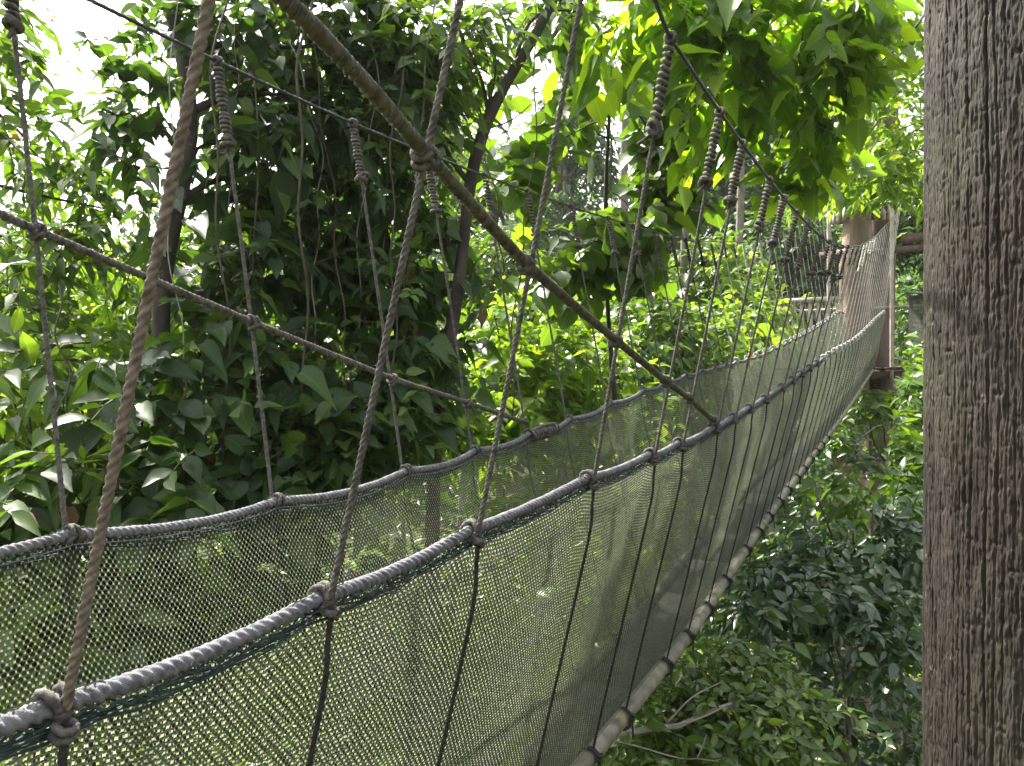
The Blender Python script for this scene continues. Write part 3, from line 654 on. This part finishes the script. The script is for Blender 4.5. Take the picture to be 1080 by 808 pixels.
# --- left edge tree with lighter leaves and sky gaps
bl = [(20, 150, 6.6, 45, 40, .5, 34), (80, 190, 6.8, 40, 25, .5, 26), (0, 50, 6.3, 30, 60, .4, 34), (120, 235, 7, 40, 25, .5, 24), (40, 260, 6.8, 70, 20, .5, 32), (10, 320, 6.4, 50, 40, .5, 40), (140, 270, 7, 50, 20, .5, 18), (150, 100, 6.6, 14, 20, .3, 4)]
c1 = clumpset(B(bl), .16, .42, 'ovate', .45, 6, .35, .3)
tree('leafy_tree', gp(-90, 7), at(-70, -40, 6.8), .11, [(.9, at(30, 150, 6.6), .03), (.85, at(110, 220, 7), .03), (.95, at(-5, 50, 6.3), .02), (.8, at(70, 270, 6.9), .02)], [c1],
     'light green tree at the left edge, its branches reaching in below the bright sky gap', 'tree', 'lf_mid')
# --- undergrowth shrubs behind the left net
def shrub(x, D, blobs, L, lm, label, kind='ovate', ratio=.5, twig=.45, m=7, hang=.25, bark='bark_dark', name='shrub', group='shrubs behind the far-side net', sc=1.):
    c = clumpset(B(blobs, sc), L, ratio, kind, twig, m, hang)
    base = gp(x, D); lims = []
    for (bx, by, bD, *_r) in blobs: lims.append((random.uniform(.5, 1), at(bx, by, bD), .014))
    t0 = at(blobs[0][0], blobs[0][1]+blobs[0][4]*.5, blobs[0][2])
    return tree(name, base, t0, .035, lims, [c], label, 'shrub', lm, bark, group, trunk_name='stem', crown='foliage')
shrub(40, 5.2, [(30, 420, 4.9, 50, 50, .4, 26), (70, 510, 4.6, 60, 40, .35, 30), (10, 530, 4.4, 40, 30, .3, 20), (60, 640, 4.6, 90, 70, .4, 50)], .21, 'lf_mid', 'mid-green shrub with long drooping leaves at the far left above the net', 'lance', .34, hang=.5)
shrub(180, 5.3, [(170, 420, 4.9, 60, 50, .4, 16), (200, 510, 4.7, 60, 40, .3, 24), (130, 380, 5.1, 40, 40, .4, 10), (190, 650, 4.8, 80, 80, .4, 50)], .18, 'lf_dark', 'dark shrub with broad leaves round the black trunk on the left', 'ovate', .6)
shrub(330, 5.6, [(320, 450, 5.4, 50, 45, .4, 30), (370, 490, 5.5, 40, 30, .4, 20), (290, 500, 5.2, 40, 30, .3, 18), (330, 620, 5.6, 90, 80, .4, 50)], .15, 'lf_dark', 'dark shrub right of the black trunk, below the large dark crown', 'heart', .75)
shrub(120, 6.2, [(110, 470, 6, 60, 30, .3, 26), (230, 440, 6, 40, 40, .3, 18), (60, 360, 6.2, 30, 30, .3, 8)], .1, 'lf_lime', 'young yellow-green shrub with small leaves between the left hanger ropes')
shrub(110, 8.5, [(60, 300, 8.6, 80, 60, .8, 110), (140, 350, 8.3, 80, 60, .8, 100), (40, 400, 8, 70, 70, .8, 90), (230, 320, 9, 80, 60, .8, 80), (170, 460, 8, 90, 80, .8, 120), (60, 520, 8, 80, 80, .8, 80)], .17, 'lf_lime', 'sunlit lime green shrub showing through the gaps at the left')
shrub(330, 9, [(330, 330, 9, 90, 90, .9, 110), (420, 440, 9, 70, 80, .8, 100), (300, 480, 8.6, 90, 70, .8, 90), (400, 300, 9.4, 70, 80, .8, 60)], .17, 'lf_mid', 'green shrub glimpsed behind the dark crown left of centre')
# lower masses seen through the netting
shrub(40, 7.2, [(40, 700, 6.5, 120, 90, .7, 150), (200, 720, 6.6, 110, 80, .7, 130), (110, 600, 6.8, 120, 60, .6, 110)], .15, 'lf_lime', 'bright low shrub seen through the netting at bottom left')
shrub(400, 7.4, [(350, 700, 7, 120, 90, .7, 140), (480, 640, 7.4, 110, 90, .7, 140), (450, 760, 7, 130, 70, .7, 130)], .15, 'lf_mid', 'green low shrub seen through the netting at bottom centre')
shrub(600, 9, [(580, 560, 9, 90, 90, .8, 130), (660, 640, 9.5, 90, 90, .8, 120), (560, 700, 8.6, 100, 90, .8, 130), (700, 520, 10, 80, 80, .8, 100)], .16, 'lf_lime', 'sunlit shrub under the bridge glimpsed through the near net')
# --- sunlit middle shrubs
shrub(560, 10, [(540, 350, 10.5, 50, 50, .8, 90), (600, 380, 10, 60, 45, .8, 120), (540, 420, 9.6, 60, 45, .7, 110), (500, 450, 9.2, 45, 40, .6, 60), (620, 430, 10, 60, 40, .7, 90)], .17, 'lf_lime', 'sunlit yellow-green shrub in the central opening behind the far net', group='shrubs in the central opening')
shrub(690, 12, [(680, 340, 12.5, 50, 50, .9, 100), (720, 350, 13, 45, 50, .9, 90), (650, 370, 12, 50, 40, .9, 90), (740, 380, 13.5, 45, 40, .9, 60)], .18, 'lf_mid', 'green rounded shrub right of the yellow-green one in the central opening', group='shrubs in the central opening')
shrub(790, 22, [(770, 350, 19, 50, 45, 1.3, 90), (810, 340, 21, 40, 45, 1.3, 80), (840, 400, 23, 50, 40, 1.3, 70), (770, 300, 22, 40, 40, 1.3, 70)], .25, 'lf_lime', 'yellow-green shrub just left of the far platform railing', group='shrubs in the central opening')
# --- round-leaved vine tree in the middle
bl = [(600, 120, 8.3, 25, 30, .4, 4), (640, 90, 8.2, 20, 20, .4, 2), (555, 140, 8, 20, 20, .4, 4), (660, 230, 8.6, 35, 20, .4, 12), (620, 250, 8.4, 40, 18, .4, 11), (700, 150, 8.8, 20, 40, .4, 13), (690, 230, 8.8, 30, 30, .4, 11), (590, 275, 8.2, 20, 18, .4, 4), (535, 190, 7.8, 20, 24, .4, 5), (590, 20, 8, 50, 20, .5, 8), (700, 70, 8.6, 20, 30, .5, 10), (650, 280, 8.6, 20, 16, .3, 4)]
c1 = clumpset(B(bl, 1.9), .22, .92, 'round', .45, 5, .5, .2, jitL=.22)
tree('round_leaved_tree', gp(690, 10), at(650, 30, 8.6), .05, [(.9, at(600, 130, 8.3), .012), (.93, at(640, 210, 8.5), .012), (.9, at(560, 150, 8), .012), (.95, at(690, 200, 8.8), .012), (.85, at(610, 270, 8.2), .01), (.8, at(690, 120, 8.8), .012)], [c1],
     'slender tree with large round dark leaves hanging in the centre behind the cable', 'tree', 'lf_mid', wig=.14)
# --- bright hanging branch, upper right
bl = [(765, 40, 6.6, 45, 45, .5, 15), (820, 50, 6.8, 50, 45, .5, 16), (870, 50, 6.6, 40, 45, .5, 13), (790, 110, 6.9, 45, 35, .5, 11), (850, 110, 7, 40, 35, .4, 11), (725, 70, 6.6, 35, 50, .5, 11), (905, 60, 6.6, 18, 45, .4, 8), (850, 165, 7.1, 16, 20, .3, 6), (846, 195, 7.2, 8, 18, .2, 5), (740, -5, 6.5, 80, 20, .6, 16), (850, -5, 6.6, 60, 25, .6, 14), (740, 145, 7.4, 26, 22, .4, 5), (680, 10, 6.7, 45, 30, .5, 10), (900, 10, 6.6, 25, 30, .4, 8), (650, 50, 7, 30, 30, .4, 5)]
c1 = clumpset(B(bl, 1.75), .17, .74, 'heart', .36, 6, .4, .3, jitL=.32)
tree('overhanging_tree', A(9.5, 8.5, hgt(9.5, 8.5)), at(1000, -260, 7.6), .16, [(.9, at(870, 20, 6.8), .04), (.95, at(760, 10, 6.6), .045), (.97, at(690, 30, 6.7), .03), (.9, at(845, 130, 7), .02), (.93, at(800, 90, 6.8), .02), (.88, at(855, 195, 7.1), .012)], [c1],
     'overhanging branches with large backlit yellow-green heart-shaped leaves at the upper right', 'tree', 'lf_bright', trunk_name='trunk', wig=.1)
# --- fine leaved tree upper right behind
bl = [(930, 40, 14, 45, 60, 1.2, 120), (950, 130, 14, 30, 60, 1, 90), (910, 140, 14.5, 36, 40, 1, 60), (900, 190, 15, 50, 22, .8, 60), (950, 190, 15, 30, 24, .8, 50), (930, -30, 14, 70, 40, 1.3, 80)]
c1 = clumpset(B(bl, .7), .2, .45, 'ovate', .6, 7, .3, .3)
tree('leafy_tree', gp(1130, 16), at(1110, -60, 15), .16, [(.9, at(930, 40, 14), .05), (.85, at(940, 140, 14), .04), (.82, at(900, 190, 15), .03)], [c1],
     'pale fine-leaved tree beside the upper edge of the big trunk, above the far platform', 'tree', 'lf_lime', 'bark_grey')
# --- lower right foliage
bl = [(950, 400, 13, 35, 30, .8, 80), (930, 430, 11.5, 45, 35, .8, 100), (900, 470, 10, 50, 35, .7, 110), (945, 500, 9.5, 50, 40, .7, 110)]
tree('shrub', gp(940, 12), at(940, 440, 12), .05, [(.9, at(930, 430, 11.5), .02), (.95, at(900, 470, 10), .02)], [clumpset(B(bl+[(950, 385, 17, 30, 16, .8, 130), (922, 405, 18, 24, 22, .8, 220), (915, 415, 17, 30, 24, .8, 130), (880, 450, 15, 20, 20, .8, 60)]), .19, .48, 'ovate', .45, 7, .25)], 'green shrub below the far platform beside the big trunk', 'shrub', 'lf_mid', group='shrubs below the bridge at the right', crown='foliage', trunk_name='stem')
bl = [(860, 520, 8, 45, 40, .5, 90), (900, 560, 7.4, 55, 45, .5, 120), (840, 590, 7, 50, 40, .5, 100), (950, 590, 7.2, 45, 60, .5, 90), (880, 630, 6.6, 60, 35, .5, 90), (800, 630, 6.6, 45, 30, .4, 50), (940, 680, 6.6, 40, 40, .5, 50)]
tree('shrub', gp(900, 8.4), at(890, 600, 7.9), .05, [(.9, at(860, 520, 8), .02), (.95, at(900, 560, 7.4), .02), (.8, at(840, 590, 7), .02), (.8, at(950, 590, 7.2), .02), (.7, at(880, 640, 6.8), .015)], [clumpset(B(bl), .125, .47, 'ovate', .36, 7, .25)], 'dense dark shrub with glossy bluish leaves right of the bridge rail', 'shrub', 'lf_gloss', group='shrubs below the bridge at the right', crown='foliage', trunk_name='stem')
bl = [(720, 700, 5.2, 50, 35, .4, 90), (780, 690, 5.3, 50, 30, .4, 90), (760, 750, 5, 70, 35, .4, 130), (690, 770, 4.9, 40, 30, .3, 60), (830, 740, 5.2, 40, 35, .4, 60), (840, 800, 5, 50, 30, .4, 50), (740, 810, 4.8, 80, 30, .4, 90)]
tree('shrub', gp(760, 6), at(770, 800, 5.6), .04, [(.9, at(720, 700, 5.2), .015), (.9, at(780, 700, 5.3), .015), (.9, at(830, 740, 5.2), .015)], [clumpset(B(bl), .085, .48, 'ovate', .3, 7, .1)], 'small-leaved bright shrub at the bottom right next to the bridge rail', 'shrub', 'lf_fresh', group='shrubs below the bridge at the right', crown='foliage', trunk_name='stem')
bl = [(900, 760, 9.5, 80, 60, .8, 110), (820, 670, 10, 90, 60, .8, 110), (950, 660, 10, 60, 60, .8, 60), (780, 780, 9, 90, 60, .8, 90), (880, 520, 13, 90, 70, 1, 120), (920, 840, 9, 90, 60, .8, 60)]
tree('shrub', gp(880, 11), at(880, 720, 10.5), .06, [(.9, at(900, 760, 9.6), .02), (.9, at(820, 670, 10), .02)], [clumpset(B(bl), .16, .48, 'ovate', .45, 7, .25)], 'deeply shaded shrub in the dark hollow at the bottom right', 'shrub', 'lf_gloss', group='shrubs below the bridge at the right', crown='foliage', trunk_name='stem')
# fallen pale branch under the rail, lower right
mb = MB()
P = np.array([at(610, 812, 4.6), at(650, 775, 4.6), at(690, 768, 4.65), at(715, 766, 4.7), at(745, 752, 4.8), at(790, 735, 5), at(830, 738, 5.1)]); P, _ = resample(P, .03)
mb.add(*tube_VF(P, np.linspace(.022, .008, len(P)), 8))
for (a, b, r) in (((702, 767, 4.68), (770, 742, 4.7), .009), ((640, 780, 4.6), (735, 800, 4.5), .006), ((700, 766, 4.7), (760, 720, 4.9), .007), ((735, 800, 4.5), (800, 812, 4.5), .004), ((735, 800, 4.5), (745, 775, 4.5), .004)):
    mb.add(*tube_VF(limb_path(at(*a), at(*b), 8, .05), np.linspace(r, r*.4, 8), 6))
tag(mb.build('bare_branch', M['twig_pale']), 'bare pale forked branch reaching in under the rail at the bottom', 'branch')

# --- lianas
for (x0, y0, D, x1, y1, r, lb) in ((245, -40, 5.2, 225, 560, .007, 'thin dark liana hanging just left of the second left hanger rope'), (560, -30, 6.4, 540, 440, .006, 'thin liana hanging down the central opening'), (330, -20, 5.4, 310, 520, .009, 'dark liana hanging within the large dark crown'), (425, 60, 5.7, 400, 520, .007, 'thin brown liana beside the slim leaning trunk'), (60, 300, 4.6, 110, 560, .005, 'thin orange-brown creeper hanging above the net at the far left')):
    a, b = at(x0, y0, D), at(x1, y1, D)
    P = limb_path(a, b, 40, .02, 0); P += np.stack([.02*np.sin(np.linspace(0, 22, 40)), .02*np.cos(np.linspace(0, 17, 40)), 0*P[:, 0]], -1)
    V, Q, C = tube_VF(P, r, 6); tag(build('liana', V, [Q, C], M['twig']), lb, 'liana', 'hanging lianas')

for k in range(15):
    x0 = random.uniform(150, 500); D = random.uniform(5.2, 6.6); yy = random.uniform(-60, 120)
    a, b = at(x0, yy, D), at(x0+random.uniform(-45, 45), yy+random.uniform(250, 520), D)
    P = limb_path(a, b, 40, .03, 0); P += np.stack([.02*np.sin(np.linspace(0, random.uniform(9, 25), 40)), .02*np.cos(np.linspace(0, 17, 40)), 0*P[:, 0]], -1)
    V, Q, C = tube_VF(P, random.uniform(.003, .0075), 5); tag(build('vine', V, [Q, C], M['twig'] if k % 3 else M['twig_pale']), 'thin bare vine stem hanging among the dark leaves behind the left ropes', 'vine', 'vine stems among the dark leaves')
# --- background trees
def bgtree(x, ytop, D, rx, lm, label, n=9, L=None, ybot=None, dens=1., group='trees of the hazy background'):
    g = gp(x, D); ct = at(x, ytop, D)[2]; cb = at(x, ybot, D)[2] if ybot else max(g[2]+2, ct-rx*1.8)
    bl = []; X = g[0]
    for k in range(n):
        f = rng.random(); z = cb+(ct-cb)*f; wd = rx*(1-.55*abs(f-.4)); a = rng.uniform(0, 2*pi); rr = wd*.6*math.sqrt(rng.random())
        bl.append((A(X+rr*cos(a), D+rr*sin(a), z-rx*.2), A(wd*.42, wd*.42, wd*.3), 85*dens))
    L = L or .011*D
    c = clumpset(bl, L, .5, 'ovate', L*3, 7, .25, hi=D < 17)
    return tree('forest_tree', g, A(X, D, cb+(ct-cb)*.8), .006*D, [(random.uniform(.5, .95), b[0], .004*D) for b in bl], [c], label, 'tree', lm, 'bark_grey', group, twr=.0006*D, wig=.05)
bgtree(520, 210, 17, 2.2, 'lf_mid', 'green background tree behind the slim leaning trunk', ybot=400)
bgtree(640, 265, 20, 2.6, 'lf_lime', 'pale lime tree in the middle of the central opening', ybot=420)
bgtree(745, 250, 24, 3.0, 'lf_mid', 'hazy green tree between the centre and the far platform', ybot=400)
bgtree(820, 215, 30, 3.4, 'lf_far', 'hazy grey-green tree just left of the far platform tree', ybot=380)
bgtree(530, 130, 34, 3.5, 'lf_far', 'tall faint tree left of the central sky gap', dens=1.2, ybot=380)
bgtree(760, 130, 38, 4.5, 'lf_far', 'tall faint tree right of the central sky gap', dens=1.3, ybot=380)
bgtree(860, 60, 34, 5, 'lf_far', 'tall hazy tree behind the far platform tree', dens=1.3, ybot=380)
bgtree(1010, 120, 30, 4.5, 'lf_mid', 'hazy tree between the far platform and the big trunk', dens=1.2, ybot=420)
bgtree(640, 240, 44, 4, 'lf_far', 'low faint tree below the central sky gap', dens=1.1, ybot=380)
bgtree(430, 80, 22, 3.6, 'lf_mid', 'background tree hidden behind the slim leaning tree', dens=1.1, ybot=420)
bgtree(310, 150, 20, 3.2, 'lf_far', 'background tree behind the large dark crown', dens=1., ybot=420)
bgtree(150, 240, 15, 2.0, 'lf_lime', 'sunlit tree below the left sky gap', ybot=400)
bgtree(30, 225, 17, 2.6, 'lf_far', 'faint tree low at the left edge', ybot=420)
bgtree(230, 215, 26, 4, 'lf_far', 'faint low tree behind the black left trunk', ybot=420)
bgtree(60, 215, 30, 4, 'lf_far', 'faint distant tree at the far left behind the lime one', ybot=420)
bgtree(590, 40, 40, 4.5, 'lf_far', 'tall pale tree in the haze just left of the central sky gap', n=12, ybot=330)
bgtree(715, 60, 42, 4.5, 'lf_far', 'tall pale tree in the haze just right of the central sky gap', n=12, ybot=330)
bgtree(810, 30, 36, 4.5, 'lf_far', 'tall pale tree behind the upper right overhanging leaves', n=12, ybot=300)
bgtree(480, 60, 30, 3.5, 'lf_mid', 'tree behind the leaning trunk in the middle distance', n=10, ybot=350)
for x, y, D, yb, lb in ((770, 225, 27, 470, 'grey bare-looking trunk seen far off through the left hangers'), (660, 130, 33, 420, 'faint pale trunk rising in the central sky gap'), (725, 230, 22, 420, 'thin dark trunk beyond the round-leaved tree')):
    P = limb_path(gp(x, D), at(x+8, y-160, D), 20, .015); P, _ = resample(P, .3)
    V, Q, C = tube_VF(P, np.linspace(.007*D, .004*D, len(P)), 8); r_ = empty('bare_tree', P[0], lb, 'tree', 'distant bare trunks')
    build('trunk', V, [Q, C], M['bark_grey'], r_)

# far forest: uncountable crowns over the hillside
def far_forest():
    P = []
    for k in range(800):
        D = rng.uniform(42, 92); x = rng.uniform(-.95, .95)*D*.9
        pxl = 540+x/D*F
        g = float(hgt(x, D)); h = rng.uniform(4, 9)
        if pxl < 290: h = min(h, (404-310)/F*D-g)
        h = h*1.5 if pxl > 450 else h
        if 600 < pxl < 670: h = min(h, (404-215)/F*D-g)
        P.append((A(x, D, g+max(h, 1.5)*.7), A(2.6, 2.6, 2.2)*rng.uniform(.7, 1.3), 34))
    c = clumpset(P, .55, .6, 'ovate', 1.4, 5, .2, hi=False, filt=False)
    return tag(build('far_forest', c['V'], [c['Ft']], M['lf_far'], None, True, {'lc': c['uv'], 'tint': c['tint']}), 'pale hazy forest covering the far hillside', 'forest', kind='stuff')
far_forest()
# leafy ground cover
def ground_cover():
    P = []
    for k in range(900):
        D = rng.uniform(5, 44); x = rng.uniform(-.85, .85)*D
        P.append((A(x, D, float(hgt(x, D))+.3), A(.9, .9, .45)*(.6+D*.04), 16))
    c = clumpset(P, .34, .55, 'ovate', .9, 5, .1, hi=False)
    tag(build('ground_cover', c['V'], [c['Ft']], M['lf_mid'], None, True, {'lc': c['uv'], 'tint': c['tint']}), 'leafy undergrowth covering the forest floor', 'undergrowth', kind='stuff')
ground_cover()

# ------------------------------------------------------------ far tree and platform
def far_end():
    root = empty('platform_tree', gp(905, 22.2), 'pinkish-brown trunk in sunlight at the far end of the bridge, strapped with blocks', 'tree')
    base = gp(903, 22.2)
    P = np.array([base, at(898, 500, 22.2), at(900, 360, 22.2), at(905, 210, 22.2), at(906, 60, 22.2), at(908, -60, 22.2)]); P, _ = resample(P, .25)
    V, Q, C = tube_VF(P, np.linspace(.5, .3, len(P)), 28); V[:len(P)*28] += rng.normal(0, .006, (len(P)*28, 3))
    build('trunk', V, [Q, C], M['bark_far'], root)
    P2 = np.array([base+A(.6, .5, 0), at(926, 360, 22.7), at(930, 210, 22.7), at(934, 60, 22.7), at(940, -60, 22.7)]); P2, _ = resample(P2, .25)
    V, Q, C = tube_VF(P2, np.linspace(.5, .34, len(P2)), 24); build('trunk', V, [Q, C], M['bark_far_dark'], root)
    c = at(914, 229, 22.3); mb = MB()
    for dz in (0, .12):
        th = np.linspace(0, 2*pi, 40); mb.add(*tube_VF(np.stack([c[0]+.85*np.cos(th), c[1]+.2+.66*np.sin(th), np.full(40, c[2]+dz)], -1), .035, 6, cap=False))
    ST = mb.build('strap', M['black'], root)
    for k in range(14):
        a = -pi*.02-pi*k/13.; q = A(c[0]+.84*cos(a), c[1]+.2+.64*sin(a), c[2]+.06)
        rad = unit(A(cos(a), sin(a), 0)); tg = A(-rad[1], rad[0], 0)
        V, Qd = box_VF(q, rad*.06, tg*.07, A(0, 0, .22)); build('block', V, [Qd], M['wood_pale'], ST, smooth=False)
    bl = B([(905, 182, 20.5, 42, 10, .9, 80), (935, 190, 20.5, 24, 9, .8, 35), (885, 178, 20.5, 25, 10, .8, 25)])
    cs = clumpset(bl, .3, .5, 'ovate', .7, 6, .35, filt=False)
    build('crown', cs['V'], [cs['Ft'], cs['Fq']], M['lf_mid'], root, attrs={'lc': cs['uv'], 'tint': cs['tint']})
    mb = MB(); 
    for e in ((880, 192, 20.5), (905, 190, 20.4), (935, 203, 20.5)): mb.add(*tube_VF(limb_path(at(906, 150, 22), at(*e), 8, .05), np.linspace(.05, .015, 8), 6))
    mb.build('branch', M['bark_far_dark'], root)
    # platform
    dk = .38; pf = empty('tree_platform', W(-1.5, 22.6, dk), 'timber viewing platform with brown railings round the far tree', 'platform')
    X, S, Z = W(1, 0, 0), W(0, 1, 0), A(0, 0, 1)
    def bx(name, x, s, z, hx, hs, hz, m): V, Qd = box_VF(W(x, s, z), X*hx, S*hs, Z*hz); return build(name, V, [Qd], M[m], pf, smooth=False)
    for k in range(22): bx('deck_board', -3.6+.2*k, 22.9, dk-.03, .095, 1.7, .03, 'plank')
    for s in (21.4, 24.3): bx('deck_beam', -1.5, s, dk-.16, 2.2, .06, .1, 'wood_red')
    for x in (-3.55, -2.12, -.52, .6):
        bx('post', x, 21.35, dk+.85, .055, .055, .85 if x < -1 else .85, 'wood_pale' if x < -1 else 'wood_red')
    for x in (-3.55, .6): bx('post', x, 24.4, dk+.85, .05, .05, .85, 'wood_red')
    bx('handrail', -2.85, 21.35, dk+1.72, .78, .08, .06, 'wood_pale'); bx('handrail', .06, 21.35, dk+1.66, .66, .06, .05, 'wood_red')
    bx('handrail', -1.5, 24.4, dk+1.72, 2.15, .06, .035, 'wood_pale'); bx('handrail', -3.55, 22.9, dk+1.72, .05, 1.5, .035, 'wood_pale'); bx('handrail', .6, 22.9, dk+1.72, .05, 1.5, .035, 'wood_red')
    for x in np.arange(-3.4, -2.2, .2): bx('baluster', float(x), 21.35, dk+.83, .055, .02, .82, 'wood_pale')
    for s in np.arange(21.8, 24.2, .3): bx('baluster', -3.55, float(s), dk+.84, .02, .03, .84, 'wood_pale')
    # tall frame that carries the upper beam
    fr = empty('timber_frame', W(-.4, 22.2, dk), 'reddish timber post and cross beam frame right of the far tree', 'frame')
    def bf(name, x, s, z, hx, hs, hz, m): V, Qd = box_VF(W(x, s, z), X*hx, S*hs, Z*hz); return build(name, V, [Qd], M[m], fr, smooth=False)
    bf('post', .02, 22.2, dk+1.6, .07, .07, 1.6, 'wood_red'); bf('post', -2.3, 23.9, dk+1.6, .07, .07, 1.6, 'wood_red'); bf('post', .7, 22.2, dk+1.6, .07, .07, 1.6, 'wood_red')
    bf('beam', .0, 22.1, dk+3.22, .75, .05, .1, 'wood_red'); bf('beam', -1.6, 23.9, dk+3.22, 1.3, .05, .08, 'wood_red')
    # poles that carry the cables
    for x, h, lb in ((-.93, 4.2, 'pale slender pole carrying the right cable at the far platform'), (-2.35, 4.7, 'pale slender pole carrying the left cable at the far platform')):
        V, Q, C = tube_VF(W(x, 21.25, np.linspace(dk-.3, h, 20)), .045, 10); tag(build('cable_pole', V, [Q, C], M['wood_pale']), lb, 'pole', 'cable poles at the far platform')
    # netting on the right railing
    root = empty('platform_net', W(.1, 21.25, dk), 'pale netting hung below the right rail of the far platform', 'net')
    mb = MB()
    for z in np.arange(dk+.05, dk+1.72, .03): mb.add(*box_VF(W(.06, 21.25, z), X*.62, S*.002, Z*.008))
    for x in np.arange(-.56, .7, .03): mb.add(*box_VF(W(x, 21.254, dk+.88), X*.007, S*.002, Z*.84))
    mb.build('netting', M['net'], root, smooth=False)
    mb = MB(); x = np.linspace(-.56, .7, 30); mb.add(*tube_VF(W(x, 21.24, dk+1.78-.03*np.abs(np.sin((x+.56)*5))), .025, 6)); mb.build('border_rope', M['rope_border'], root)
far_end()

# ------------------------------------------------------------ haze
hz = bpy.data.meshes.new('haze')
V, Q = box_VF(A(0, 90, 12), A(141, 0, 0), A(0, 171+1, 0), A(0, 0, 23.5))
hz.from_pydata(V.tolist(), [], Q.tolist()); m, nt, out = mat('haze_air')
pv = nt.nodes.new('ShaderNodeVolumePrincipled'); pv.inputs['Color'].default_value = (.93, .97, 1, 1); pv.inputs['Density'].default_value = .0003; pv.inputs['Anisotropy'].default_value = .3
nt.links.new(pv.outputs[0], out.inputs['Volume'])
o = link('haze', hz, m); tag(o, kind='stuff')
